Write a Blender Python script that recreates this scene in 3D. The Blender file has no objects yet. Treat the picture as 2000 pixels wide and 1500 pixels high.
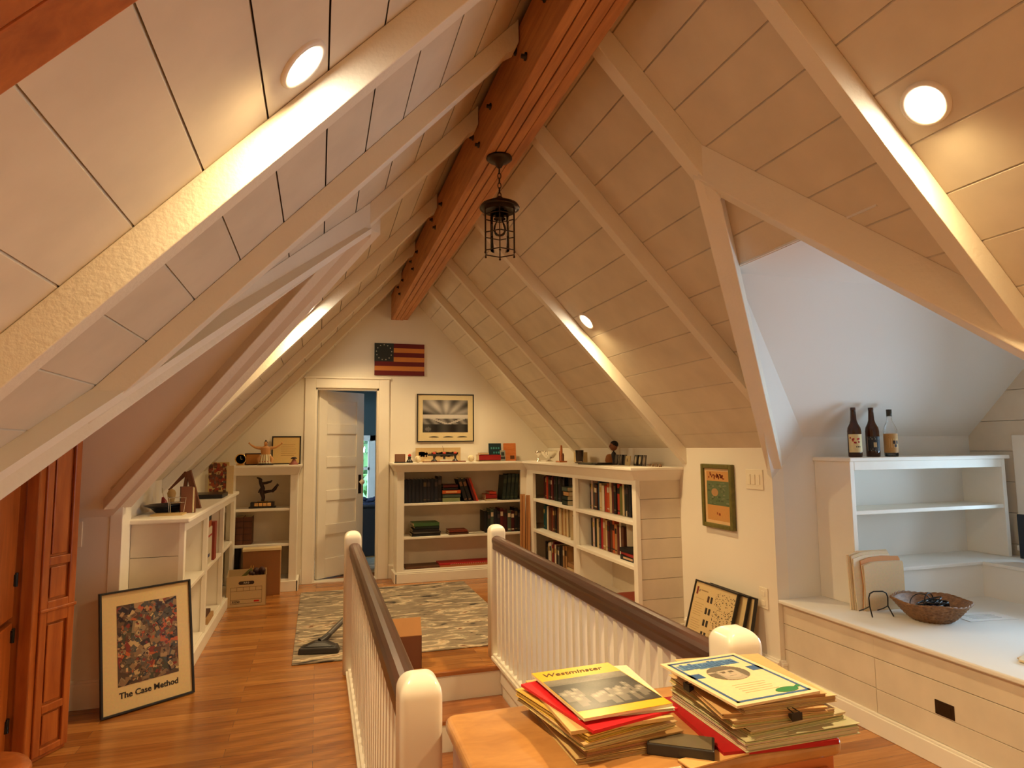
import bpy, bmesh, math, random
from mathutils import Vector, Matrix, Euler
random.seed(7)
scene = bpy.context.scene
COL = scene.collection
PI = math.pi
R = math.radians

# ------------------------------------------------------------------ materials
def srgb(r, g, b):
    f = lambda c: (c/255)/12.92 if c/255 <= 0.04045 else (((c/255)+0.055)/1.055)**2.4
    return (f(r), f(g), f(b), 1)

def mat(name):
    m = bpy.data.materials.new(name); m.use_nodes = True
    nt = m.node_tree; bs = nt.nodes['Principled BSDF']
    return m, nt, bs

def N(nt, kind, **kw):
    n = nt.nodes.new(kind)
    for k, v in kw.items():
        if k in n.inputs: n.inputs[k].default_value = v
        else: setattr(n, k, v)
    return n

def coords(nt, scale=(1, 1, 1), rot=(0, 0, 0)):
    tc = N(nt, 'ShaderNodeTexCoord'); mp = N(nt, 'ShaderNodeMapping')
    mp.inputs['Scale'].default_value = scale; mp.inputs['Rotation'].default_value = rot
    nt.links.new(tc.outputs['Object'], mp.inputs['Vector'])
    return mp

def plain(name, col, rough=0.5, metal=0.0, bump=0.0, bscale=60, var=0.0, vscale=3, trans=0.0, spec=None):
    m, nt, bs = mat(name)
    bs.inputs['Base Color'].default_value = col
    bs.inputs['Roughness'].default_value = rough
    bs.inputs['Metallic'].default_value = metal
    if trans: bs.inputs['Transmission Weight'].default_value = trans
    if spec is not None: bs.inputs['Specular IOR Level'].default_value = spec
    mp = coords(nt)
    if var:
        ns = N(nt, 'ShaderNodeTexNoise', Scale=vscale, Detail=5.0); nt.links.new(mp.outputs[0], ns.inputs['Vector'])
        cr = N(nt, 'ShaderNodeValToRGB')
        cr.color_ramp.elements[0].position = .3; cr.color_ramp.elements[1].position = .7
        cr.color_ramp.elements[0].color = tuple(c*(1-var) for c in col[:3])+(1,)
        cr.color_ramp.elements[1].color = tuple(min(1, c*(1+var*.5)) for c in col[:3])+(1,)
        nt.links.new(ns.outputs['Fac'], cr.inputs[0]); nt.links.new(cr.outputs[0], bs.inputs['Base Color'])
    if bump:
        nb = N(nt, 'ShaderNodeTexNoise', Scale=bscale, Detail=3.0); nt.links.new(mp.outputs[0], nb.inputs['Vector'])
        bp = N(nt, 'ShaderNodeBump', Strength=bump, Distance=0.004); nt.links.new(nb.outputs['Fac'], bp.inputs['Height'])
        nt.links.new(bp.outputs[0], bs.inputs['Normal'])
    return m

def wood(name, c1, c2, scale=(1, 12, 12), rough=0.35, bump=0.1, coat=0.0, nscale=2.5, dark=None):
    m, nt, bs = mat(name)
    mp = coords(nt, scale)
    ns = N(nt, 'ShaderNodeTexNoise', Scale=nscale, Detail=8.0, Roughness=.6, Distortion=.4)
    nt.links.new(mp.outputs[0], ns.inputs['Vector'])
    cr = N(nt, 'ShaderNodeValToRGB')
    cr.color_ramp.elements[0].position = .3; cr.color_ramp.elements[1].position = .72
    cr.color_ramp.elements[0].color = c1; cr.color_ramp.elements[1].color = c2
    nt.links.new(ns.outputs['Fac'], cr.inputs[0])
    nt.links.new(cr.outputs[0], bs.inputs['Base Color'])
    bs.inputs['Roughness'].default_value = rough
    bs.inputs['Coat Weight'].default_value = coat
    bs.inputs['Coat Roughness'].default_value = .15
    bp = N(nt, 'ShaderNodeBump', Strength=bump, Distance=0.002)
    nt.links.new(ns.outputs['Fac'], bp.inputs['Height']); nt.links.new(bp.outputs[0], bs.inputs['Normal'])
    return m

def vcmat(name, rough=0.55, spec=0.4):
    m, nt, bs = mat(name)
    at = N(nt, 'ShaderNodeVertexColor'); at.layer_name = 'Col'
    mp = coords(nt); ns = N(nt, 'ShaderNodeTexNoise', Scale=90.0, Detail=3.0)
    nt.links.new(mp.outputs[0], ns.inputs['Vector'])
    mx = N(nt, 'ShaderNodeMix', data_type='RGBA', blend_type='MULTIPLY'); mx.inputs[0].default_value = .25
    nt.links.new(at.outputs[0], mx.inputs[6]); nt.links.new(ns.outputs['Color'], mx.inputs[7])
    mx2 = N(nt, 'ShaderNodeMix', data_type='RGBA'); mx2.inputs[0].default_value = .15
    nt.links.new(mx.outputs[2], mx2.inputs[6]); nt.links.new(at.outputs[0], mx2.inputs[7])
    nt.links.new(mx2.outputs[2], bs.inputs['Base Color'])
    bs.inputs['Roughness'].default_value = rough; bs.inputs['Specular IOR Level'].default_value = spec
    return m

M = {}
M['wall'] = plain('wall_paint', (.80, .755, .66, 1), .7, bump=.05, bscale=120, var=.03, vscale=2)
M['board'] = plain('white_board_paint', (.70, .625, .50, 1), .55, bump=.08, bscale=40, var=.09, vscale=5)
M['white'] = plain('white_trim_paint', (.84, .80, .71, 1), .42, bump=.05, bscale=50, var=.03, vscale=6)
M['rafter'] = plain('white_rafter_paint', (.80, .75, .64, 1), .5, bump=.35, bscale=70, var=.05, vscale=4)
M['plaster'] = plain('dormer_plaster', (.76, .745, .70, 1), .8, bump=.06, bscale=120)
M['newel'] = plain('gloss_white_paint', (.86, .82, .73, 1), .22, bump=.05, bscale=18)
M['gap'] = plain('dark_gap', (.05, .03, .015, 1), .9)
M['beam'] = wood('fir_beam', (.36, .125, .034, 1), (.60, .26, .08, 1), (14, 1.2, 14), .5, .2)
M['rail'] = wood('mahogany_rail', (.030, .007, .003, 1), (.075, .020, .008, 1), (10, 1, 10), .32, .05, coat=.15)
M['pine'] = wood('old_pine', (.30, .065, .010, 1), (.52, .15, .028, 1), (10, 10, 1.2), .32, .08, coat=.3)
M['maple'] = wood('maple_top', (.34, .15, .045, 1), (.58, .30, .10, 1), (2.2, 5, 5), .28, .04, coat=.4, nscale=3)
M['mapleedge'] = wood('maple_side', (.40, .10, .02, 1), (.60, .20, .05, 1), (2, 8, 8), .35, .04, coat=.3)
M['tread'] = wood('oak_tread', (.33, .10, .02, 1), (.50, .19, .05, 1), (1.5, 14, 14), .2, .03, coat=.4)
M['black'] = plain('black_paint', (.012, .010, .009, 1), .35)
M['iron'] = plain('dark_bronze', (.055, .035, .02, 1), .38, metal=.85, bump=.2, bscale=80)
M['blackmetal'] = plain('black_metal', (.01, .01, .011, 1), .3, metal=.3)
M['brass'] = plain('brass', (.75, .50, .20, 1), .22, metal=1)
M['silver'] = plain('silver', (.85, .82, .75, 1), .12, metal=1)
M['plastic'] = plain('ivory_plastic', (.82, .76, .62, 1), .35)
M['card'] = plain('cardboard', (.42, .20, .07, 1), .8, bump=.1, var=.1, vscale=4)
M['darkcard'] = plain('brown_card', (.17, .055, .02, 1), .7, var=.1)
M['vac'] = plain('vacuum_plastic', (.025, .022, .022, 1), .4)
M['vacgrey'] = plain('vacuum_tube_grey', (.10, .09, .08, 1), .35)
M['vc'] = vcmat('printed_colour')
M['vcgloss'] = vcmat('gloss_printed_colour', .28, .5)
M['green'] = wood('green_frame', (.09, .085, .015, 1), (.16, .14, .03, 1), (8, 8, 8), .35)
M['amber'] = plain('amber_bottle_glass', (.055, .016, .005, 1), .08, trans=.25)
M['ribbon'] = plain('blue_cloth', (.035, .04, .08, 1), .8)
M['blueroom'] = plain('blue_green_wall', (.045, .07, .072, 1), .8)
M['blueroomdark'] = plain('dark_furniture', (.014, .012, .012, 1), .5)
M['screen'] = plain('black_screen', (.005, .006, .015, 1), .15)
M['wicker'] = wood('wicker', (.12, .05, .016, 1), (.34, .165, .06, 1), (20, 20, 40), .5, .4)
M['bronze'] = plain('bronze_sculpture', (.04, .022, .018, 1), .35, metal=.6, bump=.3, bscale=50)

def glassmat():
    m, nt, bs = mat('clear_glass')
    bs.inputs['Base Color'].default_value = (1, 1, 1, 1); bs.inputs['Roughness'].default_value = .02
    bs.inputs['Transmission Weight'].default_value = 1; bs.inputs['IOR'].default_value = 1.45
    return m
M['glass'] = glassmat()
def panemat():
    m = bpy.data.materials.new('window_pane'); m.use_nodes = True; nt = m.node_tree; nt.nodes.clear()
    o = N(nt, 'ShaderNodeOutputMaterial'); t = N(nt, 'ShaderNodeBsdfTransparent'); g = N(nt, 'ShaderNodeBsdfGlossy', Roughness=.02)
    fr = N(nt, 'ShaderNodeFresnel', IOR=1.45); mx = N(nt, 'ShaderNodeMixShader')
    nt.links.new(fr.outputs[0], mx.inputs[0]); nt.links.new(t.outputs[0], mx.inputs[1]); nt.links.new(g.outputs[0], mx.inputs[2])
    nt.links.new(mx.outputs[0], o.inputs[0]); return m
M['pane'] = panemat()
def lampmat(name, col, st):
    m, nt, bs = mat(name)
    bs.inputs['Base Color'].default_value = (1, 1, 1, 1)
    bs.inputs['Emission Color'].default_value = col; bs.inputs['Emission Strength'].default_value = st
    return m
M['lamp'] = lampmat('downlight_glow', (1, .88, .66, 1), 60)

def floormat():
    m, nt, bs = mat('oak_strip_floor')
    mp = coords(nt)
    br = N(nt, 'ShaderNodeTexBrick'); br.offset = .37; br.squash = 1
    br.inputs['Color1'].default_value = (.33, .118, .024, 1); br.inputs['Color2'].default_value = (.56, .25, .065, 1)
    br.inputs['Mortar'].default_value = (.12, .035, .01, 1)
    br.inputs['Scale'].default_value = 1; br.inputs['Brick Width'].default_value = 1.05
    br.inputs['Row Height'].default_value = .083; br.inputs['Mortar Size'].default_value = .0007
    br.inputs['Bias'].default_value = -.1
    nt.links.new(mp.outputs[0], br.inputs['Vector'])
    mp2 = coords(nt, (1.2, 16, 1)); ns = N(nt, 'ShaderNodeTexNoise', Scale=3.0, Detail=8.0, Roughness=.6)
    nt.links.new(mp2.outputs[0], ns.inputs['Vector'])
    cr = N(nt, 'ShaderNodeValToRGB'); cr.color_ramp.elements[0].position = .3; cr.color_ramp.elements[1].position = .75
    cr.color_ramp.elements[0].color = (.62, .55, .45, 1); cr.color_ramp.elements[1].color = (1.1, 1.1, 1.1, 1)
    nt.links.new(ns.outputs['Fac'], cr.inputs[0])
    mx = N(nt, 'ShaderNodeMix', data_type='RGBA', blend_type='MULTIPLY'); mx.inputs[0].default_value = .8
    nt.links.new(br.outputs['Color'], mx.inputs[6]); nt.links.new(cr.outputs[0], mx.inputs[7])
    nt.links.new(mx.outputs[2], bs.inputs['Base Color'])
    bs.inputs['Roughness'].default_value = .26
    bs.inputs['Coat Weight'].default_value = .25; bs.inputs['Coat Roughness'].default_value = .12
    bp = N(nt, 'ShaderNodeBump', Strength=.15, Distance=.001); nt.links.new(br.outputs['Fac'], bp.inputs['Height']); bp.invert = True
    nt.links.new(bp.outputs[0], bs.inputs['Normal'])
    return m
M['floor'] = floormat()

def rugmat():
    m, nt, bs = mat('patterned_rug')
    mp = coords(nt, (.62, 1.9, 1))
    n1 = N(nt, 'ShaderNodeTexNoise', Scale=7.5, Detail=6.0, Distortion=1.1); nt.links.new(mp.outputs[0], n1.inputs['Vector'])
    cr = N(nt, 'ShaderNodeValToRGB'); e = cr.color_ramp.elements
    e[0].position = .33; e[0].color = (.05, .04, .035, 1); e[1].position = .39; e[1].color = (.30, .235, .165, 1)
    a = e.new(.47); a.color = (.36, .285, .20, 1)
    a = e.new(.54); a.color = (.40, .32, .225, 1)
    a = e.new(.58); a.color = (.85, .72, .50, 1)
    a = e.new(.64); a.color = (.70, .52, .34, 1)
    a = e.new(.67); a.color = (.24, .11, .05, 1)
    nt.links.new(n1.outputs['Fac'], cr.inputs[0])
    n2 = N(nt, 'ShaderNodeTexNoise', Scale=160.0, Detail=2.0); nt.links.new(mp.outputs[0], n2.inputs['Vector'])
    mx = N(nt, 'ShaderNodeMix', data_type='RGBA', blend_type='MULTIPLY'); mx.inputs[0].default_value = .5
    nt.links.new(cr.outputs[0], mx.inputs[6]); nt.links.new(n2.outputs['Color'], mx.inputs[7])
    nt.links.new(mx.outputs[2], bs.inputs['Base Color']); bs.inputs['Roughness'].default_value = .95
    bp = N(nt, 'ShaderNodeBump', Strength=.6, Distance=.004); nt.links.new(n2.outputs['Fac'], bp.inputs['Height'])
    nt.links.new(bp.outputs[0], bs.inputs['Normal'])
    return m
M['rug'] = rugmat()

# ------------------------------------------------------------------ mesh builder
class MB:
    def __init__(s): s.v = []; s.f = []; s.c = []; s.sm = []
    def add(s, vs, fs, col=(1, 1, 1), smooth=False):
        b = len(s.v); s.v += [tuple(v) for v in vs]
        for f in fs: s.f.append([b+i for i in f]); s.c.append(col); s.sm.append(smooth)
    def box(s, x0, y0, z0, x1, y1, z1, col=(1, 1, 1), T=None):
        vs = [Vector(p) for p in ((x0,y0,z0),(x1,y0,z0),(x1,y1,z0),(x0,y1,z0),(x0,y0,z1),(x1,y0,z1),(x1,y1,z1),(x0,y1,z1))]
        if T: vs = [T @ v for v in vs]
        s.add(vs, [(0,3,2,1),(4,5,6,7),(0,1,5,4),(1,2,6,5),(2,3,7,6),(3,0,4,7)], col); return s
    def prism(s, poly, z0, z1, col=(1, 1, 1), T=None):
        n = len(poly); vs = [Vector((x, y, z0)) for x, y in poly]+[Vector((x, y, z1)) for x, y in poly]
        if T: vs = [T @ v for v in vs]
        s.add(vs, [tuple(range(n-1, -1, -1)), tuple(range(n, 2*n))]+[(i, (i+1) % n, n+(i+1) % n, n+i) for i in range(n)], col); return s
    def hexa(s, bot, top, col=(1, 1, 1)):
        n = len(bot); s.add(list(bot)+list(top), [tuple(range(n-1, -1, -1)), tuple(range(n, 2*n))]+[(i, (i+1) % n, n+(i+1) % n, n+i) for i in range(n)], col); return s
    def lathe(s, prof, seg=24, T=None, col=(1, 1, 1), smooth=True):
        vs = []; fs = []
        for r, z in prof:
            for k in range(seg):
                a = 2*PI*k/seg; vs.append(Vector((r*math.cos(a), r*math.sin(a), z)))
        for i in range(len(prof)-1):
            for k in range(seg): fs.append((i*seg+k, i*seg+(k+1) % seg, (i+1)*seg+(k+1) % seg, (i+1)*seg+k))
        if T: vs = [T @ v for v in vs]
        s.add(vs, fs, col, smooth)
        if prof[0][0] > 1e-5: s.add(vs[:seg], [tuple(range(seg-1, -1, -1))], col)
        if prof[-1][0] > 1e-5: s.add(vs[-seg:], [tuple(range(seg))], col)
        return s
    def tube(s, pts, r, seg=8, col=(1, 1, 1), closed=False):
        pts = [Vector(p) for p in pts]; n = len(pts); rings = []
        rr = r if isinstance(r, (list, tuple)) else [r]*n
        prev = None
        for i, p in enumerate(pts):
            a = pts[(i-1) % n] if (closed or i > 0) else p; b = pts[(i+1) % n] if (closed or i < n-1) else p
            t = (b-a).normalized() if (b-a).length > 1e-9 else Vector((0, 0, 1))
            if prev is None: u = t.orthogonal().normalized()
            else:
                u = prev - t*prev.dot(t); u = u.normalized() if u.length > 1e-6 else t.orthogonal().normalized()
            prev = u; w = t.cross(u)
            rings.append([p+(u*math.cos(2*PI*k/seg)+w*math.sin(2*PI*k/seg))*rr[i] for k in range(seg)])
        vs = [v for q in rings for v in q]; fs = []
        m = n if closed else n-1
        for i in range(m):
            j = (i+1) % n
            for k in range(seg): fs.append((i*seg+k, i*seg+(k+1) % seg, j*seg+(k+1) % seg, j*seg+k))
        s.add(vs, fs, col, True)
        if not closed:
            s.add(rings[0], [tuple(range(seg-1, -1, -1))], col); s.add(rings[-1], [tuple(range(seg))], col)
        return s
    def ball(s, c, r, col=(1, 1, 1), seg=14, sq=(1, 1, 1)):
        prof = [(max(1e-6, r*math.sin(PI*i/9)), -r*math.cos(PI*i/9)) for i in range(10)]
        T = Matrix.Translation(Vector(c)) @ Matrix.Diagonal((*sq, 1))
        return s.lathe(prof, seg, T, col)
    def build(s, name, m, parent=None, bevel=0.0, T=None, seg=2):
        me = bpy.data.meshes.new(name); me.from_pydata(s.v, [], s.f); me.update()
        a = me.color_attributes.new('Col', 'FLOAT_COLOR', 'CORNER')
        data = []
        for p, c in zip(me.polygons, s.c): data += list((*c[:3], 1))*p.loop_total
        a.data.foreach_set('color', data)
        me.polygons.foreach_set('use_smooth', s.sm)
        me.materials.append(m)
        bm = bmesh.new(); bm.from_mesh(me); bmesh.ops.recalc_face_normals(bm, faces=bm.faces); bm.to_mesh(me); bm.free()
        o = bpy.data.objects.new(name, me); COL.objects.link(o)
        if bevel:
            b = o.modifiers.new('bevel', 'BEVEL'); b.width = bevel; b.segments = seg; b.limit_method = 'ANGLE'; b.angle_limit = R(40)
        if T is not None: o.matrix_world = T
        if parent:
            if T is None: o.matrix_local = parent.matrix_world.inverted()
            o.parent = parent
            if T is not None: o.matrix_parent_inverse = Matrix(); o.matrix_local = T
        return o

def thing(name, label, cat, loc=(0, 0, 0), rz=0, group=None, rot=None):
    o = bpy.data.objects.new(name, None); COL.objects.link(o); o.empty_display_size = .05
    o.location = loc; o.rotation_euler = rot or (0, 0, rz)
    o.matrix_world = Matrix.Translation(Vector(loc)) @ Euler(rot or (0, 0, rz)).to_matrix().to_4x4()
    o['label'] = label; o['category'] = cat
    if group: o['group'] = group
    return o
def tag(o, label, cat, group=None):
    o['label'] = label; o['category'] = cat
    if group: o['group'] = group
    return o
def struct(o): o['kind'] = 'structure'; return o
ID = Matrix()
def part(mb, name, m, parent, bevel=0.0, label=None, T=None, seg=2):
    "mesh given in the parent's own local frame"
    o = mb.build(name, m, None, bevel, seg=seg); o.parent = parent
    if T is not None: o.matrix_local = T
    if label: o['label'] = label
    return o
def origin_to(o, p):
    "move a mesh object's origin to p (world), geometry unchanged"
    p = Vector(p); o.data.transform(Matrix.Translation(-p)); o.location = p; return o

def text_mesh(body, size, depth=.0004, bold=0.0, shear=0.0, align='CENTER', spacing=1.0):
    c = bpy.data.curves.new('t', 'FONT'); c.body = body; c.size = size; c.extrude = depth; c.offset = bold; c.shear = shear
    c.align_x = align; c.align_y = 'CENTER'; c.space_character = spacing; c.resolution_u = 3
    o = bpy.data.objects.new('t', c); COL.objects.link(o)
    dg = bpy.context.evaluated_depsgraph_get(); me = bpy.data.meshes.new_from_object(o.evaluated_get(dg))
    bpy.data.objects.remove(o); bpy.data.curves.remove(c); return me
def lettering(body, size, parent, T, m, name='lettering', **kw):
    me = text_mesh(body, size, **kw); me.materials.clear(); me.materials.append(m)
    o = bpy.data.objects.new(name, me); COL.objects.link(o); o.parent = parent; o.matrix_local = T; return o
M['ink'] = plain('black_ink', (.015, .01, .008, 1), .6)
M['inkbrown'] = plain('brown_ink', (.10, .05, .02, 1), .6)
M['inkwhite'] = plain('white_ink', (.8, .75, .62, 1), .6)
M['inkblue'] = plain('blue_ink', (.05, .13, .30, 1), .6)
M['inkred'] = plain('red_ink', (.55, .02, .01, 1), .6)

# ------------------------------------------------------------------ key dimensions
A, B, S = 4.0928, 2.3206, 1.061          # right roof z=A-S*x, left roof z=B+S*x
RX, RZ = .8352, 3.2067
D = 7.13; Y0 = -2.2
KR, KL = 2.57, -1.08                     # knee walls
zR = lambda x: A-S*x
zL = lambda x: B+S*x
RN = (1.47, 2.12); LN = (.20, 3.05)      # dormer valley nodes
RS, LS = .96, .757                       # plan slope of the valleys
HR, HL = 1.80, -.13                      # header x
XG = 4.13                                # right dormer gable wall

# ------------------------------------------------------------------ floor (with stair opening)
SX0, SX1, SY0, SY1 = .235, 1.15, 1.66, 4.14
f = MB()
f.box(-2.8, Y0, -.03, SX0, D, 0); f.box(SX1, Y0, -.03, 4.3, D, 0)
f.box(SX0, Y0, -.03, SX1, SY0, 0); f.box(SX0, SY1, -.03, SX1, D, 0)
struct(f.build('floor', M['floor']))

# ------------------------------------------------------------------ roof boards (real boards with real gaps)
def clip(xr, side):
    pass
def slope_boards(side):
    b = MB(); th = .012; gap = .0045
    if side > 0: p, ph, xe, zf, node, sl, hx = .1295, 1.315, KR, zR, RN, RS, HR
    else: p, ph, xe, zf, node, sl, hx = .138, -.269, KL, zL, LN, LS, HL
    # list of x break lines from ridge down
    xs = []; k = -12
    while k < 40:
        x = ph+side*p*k
        if (x-RX)*side > .02 and (xe-x)*side > .02: xs.append(x)
        k += 1
    xs = [RX]+sorted(xs, key=lambda x: side*x)+[xe]
    for i in range(len(xs)-1):
        xa = xs[i]+(side*gap/2 if i else 0); xb = xs[i+1]-side*(gap/2 if i < len(xs)-2 else 0)
        segs = [(xa, xb)]
        if (hx-xa)*side > 0.002 and (xb-hx)*side > .002: segs = [(xa, hx), (hx, xb)]
        for a_, b_ in segs:
            if ((a_+b_)/2-hx)*side < 0: spans = [((Y0, D), (Y0, D))]
            else:
                oa = abs(a_-node[0])*sl; ob = abs(b_-node[0])*sl
                spans = [((node[1]+oa, D), (node[1]+ob, D)), ((Y0, node[1]-oa+.045), (Y0, node[1]-ob+.045))]
            for (ya0, ya1), (yb0, yb1) in spans:
                lo = [(a_, ya0, zf(a_)), (b_, yb0, zf(b_)), (b_, yb1, zf(b_)), (a_, ya1, zf(a_))]
                hi = [(x, y, z+th*1.4) for x, y, z in lo]
                b.hexa(lo, hi)
    return b
struct(slope_boards(1).build('ceiling', M['board']))
struct(slope_boards(-1).build('ceiling', M['board']))
# dark sheathing behind the board gaps
def sheath(side):
    b = MB(); zf, node, sl, hx, xe = (zR, RN, RS, HR, KR) if side > 0 else (zL, LN, LS, HL, KL)
    o = .0168
    def q(xa, xb, y0a, y1a, y0b, y1b):
        lo = [(xa, y0a, zf(xa)+o), (xb, y0b, zf(xb)+o), (xb, y1b, zf(xb)+o), (xa, y1a, zf(xa)+o)]
        b.hexa(lo, [(x, y, z+.03) for x, y, z in lo])
    q(RX, hx, Y0, D, Y0, D)
    oa, ob = abs(hx-node[0])*sl, abs(xe-node[0])*sl
    q(hx, xe, node[1]+oa, D, node[1]+ob, D); q(hx, xe, Y0, node[1]-oa+.045, Y0, node[1]-ob+.045)
    struct(b.build('ceiling', M['gap']))
sheath(1); sheath(-1)

# ------------------------------------------------------------------ walls
w = MB()   # far gable wall with door opening
DL, DR, DH = -.036, .622, 2.03
def gable(yf, th, b):
    def pz(x): return min(zR(x), zL(x))+.02
    def col(x0, x1, z0, f0=None):
        xs = sorted({x0, x1}|({RX} if x0 < RX < x1 else set()))
        for a_, b_ in zip(xs, xs[1:]):
            b.hexa([(a_, yf, z0), (b_, yf, z0), (b_, yf+th, z0), (a_, yf+th, z0)], [(a_, yf, pz(a_)), (b_, yf, pz(b_)), (b_, yf+th, pz(b_)), (a_, yf+th, pz(a_))])
    return col
c = gable(D, .12, w); c(KL-.02, DL, 0); c(DR, KR+.02, 0); c(DL, DR, DH)
struct(w.build('wall_far', M['wall']))
w = MB(); c = gable(Y0-.1, .1, w); c(KL-.02, KR+.02, 0); struct(w.build('wall_near', M['wall']))
# right knee wall
CY = 3.24
w = MB(); w.box(KR, CY, 0, KR+.08, D, zR(KR)+.02); struct(w.build('wall_right', M['wall']))
w = MB(); w.box(KR, Y0, 0, KR+.08, 1.0, zR(KR)+.02); struct(w.build('wall_right', M['wall']))
# left knee wall
LC = 4.15
w = MB(); w.box(KL-.08, LC, 0, KL, D, zL(KL)+.02); struct(w.build('wall_left', M['wall']))
w = MB(); w.box(KL-.08, Y0, 0, KL, 1.9, zL(KL)+.02); struct(w.build('wall_left', M['wall']))
# ---- right dormer: cheeks, ceiling, gable wall
PZ = lambda y: 1.418+1.07*(CY-y)
w = MB(); w.box(KR+.08, CY, 0, XG+.1, CY+.08, 1.45)
struct(w.build('wall_back', M['plaster']))
w = MB(); w.box(KR+.08, 1.0-.08, 0, XG+.1, 1.0, 1.45); struct(w.build('wall_front', M['plaster']))
w = MB()
yt = 2.525; zt = 2.185
yn = 2*RN[1]-yt; o = .03
def quad(b, p, off=(0, 0, .03)):
    b.hexa(p, [tuple(Vector(q)+Vector(off)) for q in p])
# flat top
quad(w, [(HR-.01, yn-.05, zt), (XG+.1, yn-.05, zt), (XG+.1, yt, zt), (HR-.01, yt, zt)])
# far slope
quad(w, [(HR+.06, yt, zt), (XG+.1, yt, zt), (XG+.1, CY+.01, 1.418), (2.823, CY+.01, 1.418)], (0, .03, .03))
# reveal strip between valley line and the slope
quad(w, [(HR-.005, 2.44, zt), (HR+.06, yt, zt), (2.823, CY+.01, 1.418), (KR, CY, 1.18)], (.0, .04, .03))
quad(w, [(2.823, CY+.005, 1.42), (KR, CY+.005, 1.0), (2.823, CY+.005, 1.0)], (0, .03, 0))
# near slope
quad(w, [(HR+.06, yn-.05, zt), (XG+.1, yn-.05, zt), (XG+.1, 1.0, 1.30), (2.6, 1.0, 1.30)], (0, -.03, .03))
struct(w.build('ceiling', M['plaster']))
# gable wall of the right dormer, shiplap with window opening
WY0, WY1, WZ0, WZ1 = 1.25, 2.86, .78, 1.34
w = MB()
def lap(z0, z1, y0, y1):
    w.box(XG, y0, z0+.0015, XG+.1, y1, z1-.0015)
z = .0
while z < 2.4:
    z1 = z+.19
    for a_, b_ in ((z, z1),):
        if b_ <= WZ0 or a_ >= WZ1: lap(a_, b_, .95, CY+.04)
        else: lap(a_, b_, .95, WY0); lap(a_, b_, WY1, CY+.04)
    z = z1
w.box(XG+.02, WY0, .76, XG+.09, WY1, WZ0); w.box(XG+.02, WY0, WZ1, XG+.09, WY1, 1.53)
for q in ((.9, 0, WY0, 2.5), (WY1, 0, CY+.1, 2.5), (WY0, 0, WY1, WZ0), (WY0, WZ1, WY1, 2.5)): w.box(XG+.06, q[0], q[1], XG+.14, q[2], q[3])
struct(w.build('wall_gable', M['board']))
# window_1
wt = bpy.data.objects.new('window_1', None); COL.objects.link(wt); struct(wt)
b = MB(); cw = .09
b.box(XG-.02, WY0-cw, WZ0-.03, XG, WY0, WZ1+cw); b.box(XG-.02, WY1, WZ0-.03, XG, WY1+cw, WZ1+cw)
b.box(XG-.02, WY0, WZ1, XG, WY1, WZ1+cw); b.box(XG-.05, WY0-cw, WZ0-.05, XG, WY1+cw, WZ0-.02)
part(b, 'window_casing', M['white'], wt, .004)
b = MB(); ym = (WY0+WY1)/2
for y in (WY0, ym-.025, WY1-.05): b.box(XG+.03, y, WZ0, XG+.07, y+.05, WZ1)
b.box(XG+.03, WY0, WZ0, XG+.07, WY1, WZ0+.05); b.box(XG+.03, WY0, WZ1-.05, XG+.07, WY1, WZ1)
part(b, 'window_sash', M['white'], wt, .003)
b = MB(); b.box(XG+.048, WY0+.02, WZ0+.02, XG+.052, WY1-.02, WZ1-.02); part(b, 'window_pane', M['pane'], wt)

# ---- left dormer
PL = lambda y: 1.02+1.285*(LC-y)
XGL = -2.5; LCY = LC
w = MB(); w.box(XGL-.1, LCY, 0, KL-.08, LCY+.06, 1.12); struct(w.build('wall_left', M['wall']))
w = MB(); w.box(XGL-.1, 1.85, 0, KL-.08, 1.9, 1.12); w.box(XGL-.1, 1.85, 0, XGL, LCY+.06, 2.6); struct(w.build('wall_left', M['wall']))
w = MB()
x_top = LN[0]
yr = LN[1]+.03
quad(w, [(LN[0]+.02, yr, PL(yr)), (XGL, yr, PL(yr)), (XGL, LCY+.005, PL(LCY+.005)), (KL-.03, LCY+.005, PL(LCY+.005))], (0, .02, .02))
quad(w, [(LN[0]+.02, 2*LN[1]-yr, PL(yr)), (XGL, 2*LN[1]-yr, PL(yr)), (XGL, 1.9, 1.0), (KL-.07, 1.9, 1.0)], (0, -.02, .02))
quad(w, [(LN[0]+.02, 2*LN[1]-yr, PL(yr)), (XGL, 2*LN[1]-yr, PL(yr)), (XGL, yr, PL(yr)), (LN[0]+.02, yr, PL(yr))])
struct(w.build('ceiling', M['wall']))

# baseboards
def baseboard(name, pts, h=.15, t=.016, side=(0, 0)):
    b = MB()
    (x0, y0), (x1, y1) = pts; sx, sy = side
    for hh, tt in ((h-.028, t), (h-.012, t*1.35), (h, t*.7)):
        b.box(min(x0, x1, x0+sx*tt, x1+sx*tt), min(y0, y1, y0+sy*tt, y1+sy*tt), 0 if hh < h-.02 else hh-.016,
              max(x0, x1, x0+sx*tt, x1+sx*tt), max(y0, y1, y0+sy*tt, y1+sy*tt), hh)
    struct(b.build(name, M['white'], bevel=.002))
baseboard('baseboard_right', [(KR, CY), (KR, 4.24)], side=(-1, 0))
baseboard('baseboard_back', [(KR, CY), (2.62, CY)], side=(0, -1))
baseboard('baseboard_left', [(XGL, LCY), (KL, LCY)], side=(0, -1))
baseboard('baseboard_far', [(-.148, D), (-.160, D)], side=(0, -1))
baseboard('baseboard_far', [(.735, D), (.80, D)], side=(0, -1))

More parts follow.
